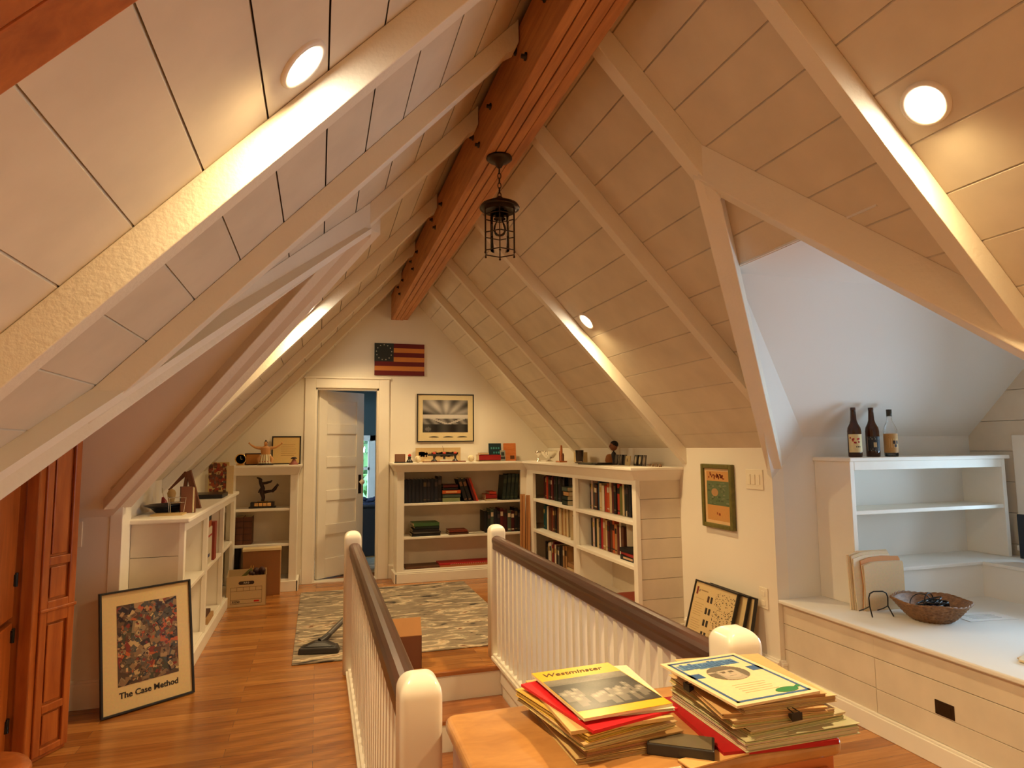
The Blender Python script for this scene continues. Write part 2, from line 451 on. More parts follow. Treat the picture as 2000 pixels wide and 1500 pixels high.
# ------------------------------------------------------------------ door_1 : casing, panelled leaf swung into the next room
dt = bpy.data.objects.new('door_1', None); COL.objects.link(dt); struct(dt); dt.matrix_world = Matrix()
b = MB(); cw = .11
b.box(DL-cw, D-.022, 0, DL, D, DH+cw); b.box(DR, D-.022, 0, DR+cw, D, DH+cw); b.box(DL, D-.022, DH, DR, D, DH+cw)
b.box(DL-cw-.012, D-.034, DH+cw-.01, DR+cw+.012, D, DH+cw+.008)
part(b, 'door_casing', M['white'], dt, .004)
b = MB(); b.box(DL-.001, D-.001, 0, DL+.018, D+.13, DH); b.box(DR-.018, D-.001, 0, DR+.001, D+.13, DH); b.box(DL, D-.001, DH-.018, DR, D+.13, DH+.001)
part(b, 'door_jamb', M['white'], dt)
b = MB(); b.box(DL, D-.01, 0, DR, D+.13, .012); part(b, 'door_threshold', M['white'], dt)
W_, H_, T_ = .615, 1.995, .036
leafT = Matrix.Translation((DL+.02, D+.12, .018)) @ Matrix.Rotation(R(37), 4, 'Z')
b = MB(); st = .105
b.box(0, -T_, 0, st, 0, H_); b.box(W_-st, -T_, 0, W_, 0, H_)
rails = [0, .20]; ph = (H_-.2-.11-4*.11)/5
z = .20; b.box(st, -T_, 0, W_-st, 0, .2); pz = []
for i in range(5):
    pz.append((z, z+ph)); z += ph; b.box(st, -T_, z, W_-st, 0, z+.11); z += .11
leaf = part(b, 'door_leaf', M['white'], dt, .004, T=leafT)
b = MB()
for a_, c_ in pz: b.box(st, -T_+.013, a_, W_-st, -.013, c_)
part(b, 'door_panel', M['white'], leaf)
b = MB(); b.box(W_-.075, -T_-.004, .86, W_-.035, -T_, 1.07); part(b, 'lock_plate', M['iron'], leaf, .001)
b = MB(); b.lathe([(.010, 0), (.010, .02), (.026, .03), (.03, .045), (.022, .058), (.0001, .062)], 18, Matrix.Translation((W_-.055, -T_-.004, .99)) @ Matrix.Rotation(R(90), 4, 'X'))
part(b, 'door_knob', M['plastic'], leaf)

# room beyond the door
w = MB(); w.box(-1.6, D+.12, -.03, 2.2, 10.2, 0); struct(w.build('floor', M['floor']))
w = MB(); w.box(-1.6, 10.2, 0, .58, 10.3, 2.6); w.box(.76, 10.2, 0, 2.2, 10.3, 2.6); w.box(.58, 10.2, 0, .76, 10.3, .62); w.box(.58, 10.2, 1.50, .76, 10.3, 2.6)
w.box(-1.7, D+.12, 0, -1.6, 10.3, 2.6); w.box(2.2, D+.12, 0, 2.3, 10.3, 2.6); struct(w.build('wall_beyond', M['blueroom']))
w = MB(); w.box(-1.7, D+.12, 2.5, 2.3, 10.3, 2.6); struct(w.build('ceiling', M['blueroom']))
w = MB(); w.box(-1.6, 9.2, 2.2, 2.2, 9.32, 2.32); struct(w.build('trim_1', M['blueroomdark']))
w2 = bpy.data.objects.new('window_2', None); COL.objects.link(w2); struct(w2)
b = MB(); b.box(.50, 10.17, .57, .58, 10.2, 1.58); b.box(.76, 10.17, .57, .84, 10.2, 1.58); b.box(.50, 10.17, 1.50, .84, 10.2, 1.58); b.box(.48, 10.15, .55, .86, 10.2, .61)
part(b, 'window_casing', M['white'], w2)
b = MB(); b.box(.58, 10.22, .62, .605, 10.26, 1.5); b.box(.735, 10.22, .62, .76, 10.26, 1.5); b.box(.58, 10.22, 1.05, .76, 10.26, 1.09)
part(b, 'window_sash', M['white'], w2)
b = MB(); b.box(.59, 10.238, .63, .75, 10.242, 1.49); part(b, 'window_pane', M['pane'], w2)
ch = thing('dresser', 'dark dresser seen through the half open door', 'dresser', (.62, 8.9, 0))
b = MB(); b.box(-.35, -.25, 0, .45, .25, .62); part(b, 'body', M['blueroomdark'], ch, .01)
b = MB(); b.box(-.37, -.27, .62, .47, .27, .65); part(b, 'dresser_top', M['blueroomdark'], ch, .005)
b = MB(); b.box(.42, 8.72, .65, .80, 9.05, .67); 
for i in range(6): b.ball((.47+.055*i, 8.86+.02*(i % 2), .69+.012*(i % 3)), .05, sq=(1, 1, .6))
tag(b.build('folded_blanket', M['ribbon']), 'crumpled blue cloth on the dresser beyond the door', 'blanket')
b = MB(); b.box(-.2, 7.5, 0, 1.3, 8.5, .008); tag(b.build('rug', M['rug']), 'small patterned rug on the floor beyond the doorway', 'rug')

t = thing('tree', 'green leafy tree seen through the window of the far room', 'tree', (.9, 13.2, -2.5))
b = MB(); b.tube([(0, 0, 0), (.05, 0, 1.5), (0, .05, 3.0)], [.14, .11, .07], 10, srgb(70, 52, 38)); part(b, 'trunk', M['vc'], t)
b = MB(); rg = random.Random(70)
for k in range(260):
    c_ = Vector((rg.gauss(0, .7), rg.gauss(0, .45), 3.6+rg.gauss(0, .9))); n_ = Vector((rg.gauss(0, 1), rg.gauss(0, 1), rg.gauss(0, 1))).normalized(); u_ = n_.orthogonal().normalized()*.22; v_ = n_.cross(u_).normalized()*.16
    b.add([c_-u_, c_-v_, c_+u_, c_+v_], [(0, 1, 2, 3)], srgb(*rg.choice([(60, 96, 44), (84, 120, 60), (44, 76, 36)])))
part(b, 'foliage', M['vc'], t)
# ------------------------------------------------------------------ ridge beam
rb = thing('ridge_beam', 'heavy orange brown timber ridge beam of bolted plies running along the roof peak', 'beam', (0, 0, 0))
bx = [.745, .7905, .8365, .8825, .932]
for i in range(4):
    b = MB(); b.box(bx[i]+.0025, Y0, 2.80+(.006 if i == 3 else 0), bx[i+1]-.0025, D, 3.085); part(b, 'ply', M['beam'], rb, .003)
RAFR = [(6.17, .055), (5.24, .05), (4.16, .055), (2.89, .06), (2.125, .06), (1.446, .06)]
b = MB()
for y, _ in RAFR:
    for dy, zz in ((.13, 2.90), (.26, 3.0), (-.10, 2.98)):
        b.lathe([(.016, 0), (.016, .006), (.009, .008), (.009, .02), (.0001, .021)], 8, Matrix.Translation((.7465, y+dy, zz)) @ Matrix.Rotation(R(-90), 4, 'Y'))
part(b, 'bolt', M['iron'], rb, label='dark iron bolt heads')
rb.children[-1]['kind'] = 'stuff'

# ------------------------------------------------------------------ rafters
def rafter(side, y, wd, dep, x0, x1, label, group, tailcut=True):
    zf = zR if side > 0 else zL
    b = MB()
    xa, xb = (x0, x1) if x0*side < x1*side else (x1, x0)
    # section in xz: round the top lower corner where it meets the beam
    up = [(x0, zf(x0)), (x1, zf(x1))]
    lo = []
    x_in = x0+side*.05
    pts = [(x0, zf(x0)-.001), (x1, zf(x1)-.001), (x1, zf(x1)-dep)]
    zl = zf(x_in)-dep
    pts += [(x_in+side*.03, zf(x_in+side*.03)-dep), (x_in, zl+.006), (x0+side*.015, zl+.03), (x0, zl+.065)]
    n = len(pts)
    vs = [(x, y, z) for x, z in pts]+[(x, y+wd, z) for x, z in pts]
    b.add(vs, [tuple(range(n)), tuple(range(2*n-1, n-1, -1))]+[(i, n+i, n+(i+1) % n, (i+1) % n) for i in range(n)])
    o = b.build('rafter', M['rafter'], bevel=.003)
    origin_to(o, (x1, y, zf(x1)))
    tag(o, label, 'rafter', group); return o
GR, GL = 'white rafters of the right slope', 'white rafters of the left slope'
lr = ['white painted rafter of the right slope closest to the end wall',
      'white painted right slope rafter, second from the end wall',
      'white painted rafter just beyond the small far right downlight glow',
      'white painted right slope rafter running down beside the hanging lantern',
      'short white painted rafter ending at the peak of the blue dormer',
      'white painted right slope rafter lit bright by the nearest right downlight']
for i, (y, wd) in enumerate(RAFR):
    xe = [KR, KR, KR, 2.235, RN[0]+.04, 2.19][i]
    rafter(1, y, wd, [.10, .10, .12, .125, .135, .115][i], .934, xe, lr[i], GR)
ll = ['white painted left slope rafter crossed by the brightest left downlight glow',
      'white painted left slope rafter ending on the near dormer valley, second nearest',
      'white painted left slope rafter joining the top of the two left valley rafters',
      'white painted left slope rafter lit bright by the small far left downlight',
      'white painted left slope rafter, second from the end wall',
      'white painted left slope rafter closest to the end wall']
for i, (y, wd, xe, dp) in enumerate([(1.585, .06, KL, .125), (2.33, .06, -.745, .11), (3.02, .06, LN[0]-.03, .11), (4.20, .06, KL, .11), (5.24, .055, KL, .10), (6.17, .055, KL, .10)]):
    rafter(-1, y, wd, dp, .743, xe, ll[i], GL)
# stained timber rafter at top left
st_ = thing('stained_rafter', 'reddish brown timber rafter crossing the top left corner', 'rafter', (0, 0, 0))
for k in range(3):
    b = MB(); y0 = .64+k*.088; y1 = y0+.086
    xa, xb = .74, KL
    lo = [(xa, y0, zL(xa)-.09), (xb, y0, zL(xb)-.09), (xb, y1, zL(xb)-.09), (xa, y1, zL(xa)-.09)]
    hi = [(xa, y0, zL(xa)-.002), (xb, y0, zL(xb)-.002), (xb, y1, zL(xb)-.002), (xa, y1, zL(xa)-.002)]
    b.hexa(lo, hi); part(b, 'ply', M['pine'], st_, .003)
# valley rafters
def valley(p0, p1, zf, wd, dep, label, group, ext=0):
    (x0, y0), (x1, y1) = p0, p1
    d = Vector((x1-x0, y1-y0)).normalized(); n = Vector((-d.y, d.x))*wd/2
    P = [(x0+n.x, y0+n.y), (x1+n.x, y1+n.y), (x1-n.x, y1-n.y), (x0-n.x, y0-n.y)]
    z1 = zf(x1); zz = [zf(x) for x, y in P]; zm = [zf(x0), zf(x1), zf(x1), zf(x0)]
    b = MB(); b.hexa([(x, y, z-dep) for (x, y), z in zip(P, zm)], [(x, y, z-.0005) for (x, y), z in zip(P, zz)])
    o = b.build('valley_rafter', M['rafter'], bevel=.004); origin_to(o, (x1, y1, z1))
    return tag(o, label, 'rafter', group)
valley((RN[0]-.03, RN[1]+.01), (KR-.005, CY-.03), zR, .085, .13, 'white valley rafter going down to the wall switch corner', 'valley rafters of the right dormer')
valley((RN[0]-.02, RN[1]+.055), (2.62, RN[1]-1.15*.92+.03), zR, .10, .12, 'white valley rafter framing the upper right of the blue dormer ceiling', 'valley rafters of the right dormer')
valley((LN[0]+.02, LN[1]+.02), (KL+.01, LC-.02), zL, .17, .12, 'broad white valley rafter going down to the left end post', 'valley rafters of the left dormer')
valley((LN[0], LN[1]), (KL+.0, LN[1]-1.28*LS), zL, .065, .13, 'long white valley rafter crossing in front of the pine cupboard', 'valley rafters of the left dormer')
# post at the end of the left bookcase
b = MB(); b.box(KL-.03, LC-.006, 0, KL+.035, LC+.169, zL(KL)-.06); struct(b.build('trim_2', M['white'], bevel=.004))

# ------------------------------------------------------------------ recessed downlights
def downlight(side, x, y, label, power, on=True):
    zf = zR if side > 0 else zL
    ang = math.atan(S)*side
    t = thing('downlight', label, 'ceiling light', (x, y, zf(x)), rot=(0, ang, 0), group='recessed downlights')
    b = MB(); b.lathe([(.048, -.001), (.050, -.006), (.062, -.009), (.068, -.006), (.069, .0)], 28); part(b, 'trim_ring', M['white'], t)
    b = MB(); b.lathe([(.049, -.004), (.035, -.0075), (.0001, -.009)], 24); part(b, 'lamp', M['lamp'], t)
    l = bpy.data.lights.new('downlight_bulb', 'SPOT'); l.energy = power; l.color = (1, .70, .33); l.shadow_soft_size = .04
    l.spot_size = R(152); l.spot_blend = 1.0
    o = bpy.data.objects.new('downlight_bulb', l); COL.objects.link(o); o.parent = t; o.location = (0, 0, -.016); o.rotation_euler = (0, -ang+R(13)*side, 0)
    return t
downlight(-1, -.05, 1.475, 'glowing recessed downlight on the near left slope', 125)
downlight(1, 1.641, 1.337, 'glowing recessed downlight on the near right slope', 125)
downlight(1, 1.745, 4.02, 'small glowing recessed downlight on the far right slope', 125)
downlight(-1, -.075, 4.10, 'small glowing recessed downlight beside the far left rafters', 125)
downlight(1, 1.68, 6.37, 'recessed downlight on the right slope hidden behind the last rafter', 70)
downlight(-1, .17, 6.52, 'recessed downlight on the left slope hidden behind the last rafter', 70)
downlight(-1, -.05, -1.2, 'recessed downlight of the left slope behind the viewer', 125)
downlight(1, 1.7, -1.2, 'recessed downlight of the right slope behind the viewer', 125)

# ------------------------------------------------------------------ lantern
LX, LY = .822, 2.92
lt = thing('lantern', 'dark bronze cage lantern hanging on a chain from the ridge beam', 'lantern', (LX, LY, 2.80))
b = MB(); b.lathe([(.0001, 0), (.062, -.001), (.064, -.01), (.05, -.022), (.022, -.032), (.014, -.05), (.007, -.056), (.0001, -.058)], 28); part(b, 'canopy', M['iron'], lt)
b = MB(); z = -.055
k = 0
while z > -.20:
    pts = []
    for i in range(12):
        a = 2*PI*i/12; u = .008*math.cos(a); v = .0155*math.sin(a)
        pts.append((u, 0, z-.0155+v) if k % 2 else (0, u, z-.0155+v))
    b.tube(pts, .0022, 6, closed=True); z -= .0245; k += 1
part(b, 'chain', M['iron'], lt)
b = MB(); b.lathe([(.0001, -.197), (.012, -.20), (.02, -.212), (.055, -.225), (.09, -.242), (.098, -.256), (.096, -.262), (.086, -.258), (.078, -.275), (.074, -.275), (.0001, -.24)], 32); part(b, 'cap', M['iron'], lt)
b = MB(); rr = .080
hexp = [(rr*math.cos(PI/3*i+.25), rr*math.sin(PI/3*i+.25)) for i in range(6)]
for x, y in hexp: b.tube([(x, y, -.27), (x, y, -.487)], .003, 6); b.ball((x, y, -.489), .0055, seg=8)
for z in (-.30, -.39, -.478):
    for i in range(6):
        p, q = hexp[i], hexp[(i+1) % 6]; b.tube([(p[0], p[1], z), (q[0], q[1], z)], .0028, 6)
part(b, 'cage', M['iron'], lt)
b = MB(); b.lathe([(.022, -.262), (.022, -.31), (.03, -.312)], 16); part(b, 'socket', M['iron'], lt)
b = MB(); b.lathe([(.014, -.31), (.018, -.325), (.030, -.35), (.032, -.37), (.022, -.392), (.0001, -.40)], 18); part(b, 'bulb', M['pane'], lt)
b = MB(); b.tube([(-.008, 0, -.33), (-.010, 0, -.36), (0, .004, -.372), (.010, 0, -.36), (.008, 0, -.33)], .0012, 6); part(b, 'filament', M['brass'], lt)
b = MB(); b.lathe([(.0001, -.2795), (.046, -.28), (.046, -.468), (.0455, -.47)], 24); b.f.pop(); b.c.pop(); b.sm.pop(); part(b, 'glass_cylinder', M['pane'], lt)

# ------------------------------------------------------------------ wall pieces: flag, framed photograph
fl = thing('wooden_flag', 'painted wooden flag with red stripes and a ring of stars above the door', 'flag', (.842, D, 2.18))
b = MB(); fw, fh = .545, .352; cols = [srgb(105, 18, 22), srgb(205, 130, 62)]
for i in range(7): 
    z1 = fh-i*fh/7; b.box(-fw/2, -.022, z1-fh/7, fw/2, -.001, z1, cols[i % 2])
part(b, 'stripes', M['vc'], fl)
b = MB(); b.box(-fw/2-.001, -.0245, fh*3/7, -fw/2+.205, -.001, fh+.001, srgb(38, 48, 48)); can = part(b, 'canton', M['vc'], fl)
b = MB()
for i in range(13):
    a = 2*PI*i/13+PI/2; cx, cz = -fw/2+.101+.083*math.cos(a), fh*5/7+.083*math.sin(a)
    pts = []
    for j in range(10):
        r_ = .009 if j % 2 == 0 else .004; q = PI/2+PI*j/5; pts.append((r_*math.cos(q), r_*math.sin(q)))
    b.prism(pts, 0, .0012, srgb(205, 200, 180), Matrix.Translation((cx, -.0245, cz)) @ Matrix.Rotation(R(90), 4, 'X'))
part(b, 'star', M['vc'], can, label='ring of pale stars').__setitem__('kind', 'stuff')

def frame_parts(t, w, h, fwid, m, depth=.02, matcol=None, mat_w=0, name='picture_frame'):
    "upright in local xz plane, front at -y; bottom at z=0"
    b = MB(); b.box(0, -depth, 0, fwid, 0, h); b.box(w-fwid, -depth, 0, w, 0, h); b.box(fwid, -depth, 0, w-fwid, 0, fwid); b.box(fwid, -depth, h-fwid, w-fwid, 0, h)
    fr = part(b, 'frame', m, t, .0015)
    if matcol:
        b = MB(); b.box(fwid-.001, -depth*.55, fwid-.001, w-fwid+.001, -.002, h-fwid+.001, matcol); part(b, 'mat_board', M['vcgloss'], t)
    return fr
pt = thing('framed_photograph', 'framed black and white photograph with cream mat on the end wall', 'picture', (1.035, D, 1.448))
frame_parts(pt, .645, .533, .012, M['black'], .022, srgb(222, 205, 160))
b = MB(); pw, ph_ = .51, .36; px, pz_ = .065, .105
nx, nz = 60, 40
def photo_tone(u, v):
    if v > .55:
        a = math.atan2(u-.5, .15+(v-.55)*1.2); s = .5+.5*math.sin(a*13+1); s = s*min(1, (v-.5)*3)
        base = .32+.35*math.sin(v*9+u*3)*.4
        return max(.05, min(.8, base+.35*s-.2*abs(u-.5)))
    if v > .43: return .75-.3*abs(v-.5)*8*abs(u-.45)
    if v > .25:
        t_ = .30+.12*math.sin(u*30+v*20); 
        if abs((v-.25)-abs(u-.55)*.5) < .03: t_ = .6
        return t_
    return .10+.05*math.sin(u*17)+(.15 if (u-.12)**2+(v-.1)**2 < .004 else 0)
for i in range(nx):
    for j in range(nz):
        u, v = (i+.5)/nx, (j+.5)/nz; g_ = max(.02, photo_tone(u, v))**1.6
        x0, z0 = px+pw*i/nx, pz_+ph_*j/nz
        b.add([(x0, -.0135, z0), (x0+pw/nx, -.0135, z0), (x0+pw/nx, -.0135, z0+ph_/nz), (x0, -.0135, z0+ph_/nz)], [(0, 1, 2, 3)], (g_*.95, g_*.9, g_*.85))
part(b, 'photograph', M['vcgloss'], pt)
b = MB()
for i in range(3): b.tube([(.13+.16*i+.12*k/6, -.0125, .052+.004*math.sin(PI*k/6)) for k in range(7)], [.0005, .004, .0055, .006, .0055, .004, .0005], 6, srgb(60, 50, 40))
part(b, 'caption', M['vc'], pt)

# ------------------------------------------------------------------ built in bookcases
def add_trim_top(t, poly_out, z, face=None): pass
far = thing('bookcase', 'white built in low bookcase along the end wall, right of the door', 'bookcase', (.80, 6.83, 0), group='white built in bookcases')
def L(b_, *a): return b_
o0 = Vector((.80, 6.83, 0))
def bxw(t, name, m, boxes, bevel=.003, label=None):
    b = MB(); inv = t.matrix_world.inverted()
    for q in boxes: b.box(*q, T=inv)
    return part(b, name, m, t, bevel, label)
YF = 6.83
bxw(far, 'side_panel', M['white'], [(.79, YF, 0, .865, D, 1.14)])
bxw(far, 'back_panel', M['board'], [(.865, D-.015, .1, 2.2, D-.001, 1.14)], 0)
bxw(far, 'upper_shelf', M['white'], [(.865, YF+.01, .782, 2.19, D-.015, .806)])
bxw(far, 'lower_shelf', M['white'], [(.865, YF+.01, .437, 2.19, D-.015, .461)])
bxw(far, 'bottom_shelf', M['white'], [(.865, YF, .09, 2.2, D-.015, .129)])
bxw(far, 'baseboard', M['white'], [(.775, YF-.018, 0, 2.2, YF+.01, .095), (.775, YF-.012, .095, 2.2, YF+.01, .11), (.765, YF-.018, 0, .79, D, .10)])
bxw(far, 'corner_stile', M['white'], [(2.135, YF, .1, 2.215, YF+.03, 1.14)])
# crown: angled moulding
def crown(t, path, z0, z1, out, name='crown_moulding'):
    b = MB(); inv = t.matrix_world.inverted()
    inner = path; 
    for (p, q, pn, qn) in path:
        lo = [Vector((*p, z0)), Vector((*q, z0))]; hi = [Vector((p[0]+pn[0]*out, p[1]+pn[1]*out, z1)), Vector((q[0]+qn[0]*out, q[1]+qn[1]*out, z1))]
        bi = [Vector((*p, z1)), Vector((*q, z1))]
        vs = [inv @ v for v in lo+hi+bi]
        b.add(vs, [(0, 1, 3, 2), (2, 3, 5, 4), (0, 4, 5, 1), (0, 2, 4), (1, 5, 3)])
    return part(b, name, M['white'], t, .002)
ZT = 1.205
crown(far, [((.79, YF), (2.2, YF), (-1, -1), (-1, -1)), ((.79, D), (.79, YF), (-1, 0), (-1, -1))], 1.13, ZT, .05)
bxw(far, 'counter_top', M['white'], [(.735, YF-.06, ZT, 2.2, D, 1.228)], .004)
rt = thing('bookcase', 'white built in low bookcase with two bays along the right knee wall', 'bookcase', (2.2, 4.27, 0), group='white built in bookcases')
YE = 4.265
bxw(rt, 'back_panel', M['board'], [(KR-.015, YE+.02, .08, KR-.001, D, 1.14)], 0)
b = MB(); inv = rt.matrix_world.inverted()
z = 0
while z < 1.13: b.box(2.235, YE, z+.0015, KR, YE+.02, min(1.14, z+.1425)-.0015, T=inv); z += .1425
part(b, 'end_panel', M['board'], rt, .001)
bxw(rt, 'end_panel_backing', M['gap'], [(2.24, YE+.012, .0, KR-.002, YE+.022, 1.13)], 0)
for nm, y in (('end_stile', YE), ('middle_stile', 5.42)):
    bxw(rt, nm, M['white'], [(2.2, y-.01, 0, 2.235, y+.05, 1.14)])
bxw(rt, 'corner_stile', M['white'], [(2.2, 6.60, .0, 2.235, YF, 1.14)])
bxw(rt, 'divider', M['white'], [(2.235, 5.425, .08, KR, 5.455, 1.14)])
for nm, z in (('upper_shelf', .835), ('lower_shelf', .515), ('bottom_shelf', .13)):
    for y0, y1 in ((YE+.04, 5.42), (5.46, 7.1)):
        bxw(rt, nm, M['white'], [(2.205, y0, z-.028, KR-.015, y1, z)])
bxw(rt, 'face_rail', M['white'], [(2.201, YE+.001, 1.10, 2.234, YF, 1.139)])
bxw(rt, 'baseboard', M['white'], [(2.185, YE-.012, 0, 2.21, YF-.02, .1), (2.185, YE-.014, 0, KR, YE, .10)])
crown(rt, [((2.2, YE), (2.2, YF), (-1, -1), (-1, 1-2)), ((KR, YE), (2.2, YE), (0, -1), (-1, -1))], 1.13, ZT, .05)
bxw(rt, 'counter_top', M['white'], [(2.14, YE-.06, ZT, KR, D, 1.228)], .004)

sm = thing('bookcase', 'narrow white built in bookcase left of the door', 'bookcase', (-.48, 6.83, 0), group='white built in bookcases')
bxw(sm, 'side_panel', M['white'], [(-.262, YF, 0, -.19, D, 1.14)])
bxw(sm, 'left_stile', M['white'], [(-.84, YF, 0, -.765, YF+.03, 1.14)])
bxw(sm, 'back_panel', M['board'], [(KL, D-.015, .1, -.262, D-.001, 1.14)], 0)
for nm, z in (('upper_shelf', .805), ('lower_shelf', .46), ('bottom_shelf', .12)):
    bxw(sm, nm, M['white'], [(KL, YF+.01, z-.025, -.262, D-.015, z)])
bxw(sm, 'baseboard', M['white'], [(-.80, YF-.018, 0, -.175, YF+.01, .10), (-.19, YF-.018, 0, -.168, D, .10)])
crown(sm, [((-.80, YF), (-.19, YF), (0, -1), (.6, -1)), ((-.19, YF), (-.19, D), (.6, -1), (.6, 0))], 1.13, ZT, .045)
bxw(sm, 'counter_top', M['white'], [(-.86, YF-.05, ZT, -.155, D, 1.228)], .004)

lf = thing('bookcase', 'long white built in bookcase under the left slope', 'bookcase', (-.757, 4.28, 0), group='white built in bookcases')
XF, YL = -.757, 4.32
bxw(lf, 'back_panel', M['wall'], [(KL, YL+.02, .08, KL+.012, YF, .95)], 0)
b = MB(); inv = lf.matrix_world.inverted()
z = -.02
while z < .955: b.box(KL+.036, YL, max(0, z)+.0015, XF-.03, YL+.02, min(.957, z+.195)-.0015, T=inv); z += .195
part(b, 'end_panel', M['board'], lf, .001)
bxw(lf, 'end_panel_backing', M['gap'], [(KL+.036, YL+.012, .0, XF-.032, YL+.022, .94)], 0)
for nm, y in (('end_stile', YL), ('middle_stile', 5.17), ('far_stile', 6.0)):
    bxw(lf, nm, M['white'], [(XF-.032, y, 0, XF, y+.05, .95)])
bxw(lf, 'corner_stile', M['white'], [(XF-.032, 6.7, 0, XF, YF, .95)])
for y in (5.18, 6.01): bxw(lf, 'divider', M['white'], [(KL+.012, y, .08, XF-.032, y+.03, .95)])
for y0, y1 in ((YL+.03, 5.17), (5.22, 6.0), (6.05, 6.8)):
    bxw(lf, 'middle_shelf', M['white'], [(KL+.012, y0, .50, XF-.01, y1, .525)])
    bxw(lf, 'bottom_shelf', M['white'], [(KL+.012, y0, .08, XF-.01, y1, .10)])
bxw(lf, 'face_rail', M['white'], [(XF-.031, YL+.001, .90, XF-.001, YF, .9545)])
bxw(lf, 'baseboard', M['white'], [(XF-.01, YL, 0, XF+.015, YF-.02, .09)])
bxw(lf, 'counter_top', M['white'], [(KL+.005, YL-.03, .955, XF+.03, YF-.03, .985)], .008)

# ------------------------------------------------------------------ books
C_ = {'navy': (20, 24, 38), 'black': (18, 15, 16), 'dark green': (22, 38, 30), 'red': (150, 22, 20), 'dark red': (90, 18, 18), 'crimson': (170, 12, 30),
      'orange': (196, 88, 34), 'brown': (88, 48, 26), 'tan': (176, 132, 84), 'cream': (214, 192, 150), 'white': (222, 212, 192), 'teal': (22, 74, 78),
      'blue': (46, 76, 110), 'olive green': (104, 112, 50), 'grey': (92, 88, 82), 'green': (60, 96, 50), 'pink white': (206, 176, 168), 'maroon': (66, 14, 20),
      'orange red': (186, 56, 28), 'pale green': (128, 140, 96), 'grey green': (70, 84, 72), 'rust': (128, 50, 24)}
PAGE = srgb(222, 205, 165)
def book_mesh(w, h, d, col, lying=False, tcol=None):
    "upright: spine at local y=0 facing -y, width w along x, height h, depth d toward +y"
    b = MB(); c = srgb(*col); t = .0025
    b.box(0, 0, 0, t, d, h, c); b.box(w-t, 0, 0, w, d, h, c)
    b.prism([(0, .002), (w*.25, -.002), (w*.75, -.002), (w, .002), (w, .006), (0, .006)], 0, h, c)
    b.box(t, .006, .003, w-t, d-.003, h-.003, PAGE)
    if tcol is not None:
        tc = srgb(*tcol); b.box(w*.14, -.0032, h*.68, w*.86, -.0015, h*.86, tc); b.box(w*.14, -.0032, h*.10, w*.86, -.0015, h*.14, tc)
    return b
ORD = ['first', 'second', 'third', 'fourth', 'fifth', 'sixth', 'seventh', 'eighth', 'ninth', 'tenth', 'eleventh', 'twelfth', 'thirteenth', 'fourteenth', 'fifteenth', 'sixteenth', 'seventeenth', 'eighteenth', 'nineteenth', 'twentieth', 'twenty first', 'twenty second', 'twenty third', 'twenty fourth', 'twenty fifth', 'twenty sixth']
def put_book(mb, T, label, group):
    o = mb.build('book', M['vc']); o.matrix_world = T; tag(o, label, 'book', group); return o
def row(origin, direction, names, place, group, wmin=.028, wmax=.045, hmin=.2, hmax=.27, depth=.19, total=None, rng=None, heights=None):
    """direction 'x': spines face -y and the row runs along +x; 'y': spines face -x and the row runs along -y"""
    rng = rng or random; ws = [rng.uniform(wmin, wmax) for _ in names]
    if total: k = total/sum(ws); ws = [w*k for w in ws]
    p = 0
    for i, nm in enumerate(names):
        h = heights[i] if heights else rng.uniform(hmin, hmax); w = ws[i]-.001
        tc = rng.choice([None, (190, 160, 90), (215, 200, 170), None, (30, 22, 20)])
        if nm in ('navy', 'black', 'dark green'): tc = rng.choice([None, (70, 58, 60), (110, 90, 60)])
        mb = book_mesh(w, h, depth*rng.uniform(.9, 1.0), C_[nm], tcol=tc)
        if direction == 'x': T = Matrix.Translation((origin[0]+p, origin[1]+rng.uniform(0, .008), origin[2]+.0005))
        else: T = Matrix.Translation((origin[0]+rng.uniform(0, .01), origin[1]-p, origin[2]+.0005)) @ Matrix.Rotation(R(-90), 4, 'Z')
        put_book(mb, T, f'{nm} book, {ORD[i]} from the left, {place}', group)
        p += ws[i]
def lying(x, y, z, w, d, h, nm, label, group, rz=0, tcol=None):
    b = MB(); c = srgb(*C_[nm]) ; t = .003
    b.box(-w/2, -d/2, 0, w/2, d/2, t, c); b.box(-w/2, -d/2, h-t, w/2, d/2, h, c); b.box(-w/2, -d/2, 0, w/2, -d/2+.004, h, c)
    b.box(-w/2+.003, -d/2+.004, t, w/2-.004, d/2-.004, h-t, PAGE)
    if tcol: b.box(-w*.3, -d/2-.0008, h*.3, w*.3, -d/2, h*.7, srgb(*tcol))
    return put_book(b, Matrix.Translation((x, y, z+.0005)) @ Matrix.Rotation(rz, 4, 'Z'), label, group)
def leaning(x, y, z, w, h, d, nm, ang, label, group, tcol=None):
    mb = book_mesh(w, h, d, C_[nm], tcol=tcol)
    T = Matrix.Translation((x, y, z+.0005)) @ Matrix.Rotation(R(ang), 4, 'Y')
    if ang < 0: T = Matrix.Translation((x, y, z+.0005)) @ Matrix.Rotation(R(ang), 4, 'Y') @ Matrix.Translation((-w, 0, 0))
    put_book(mb, T, label, group)

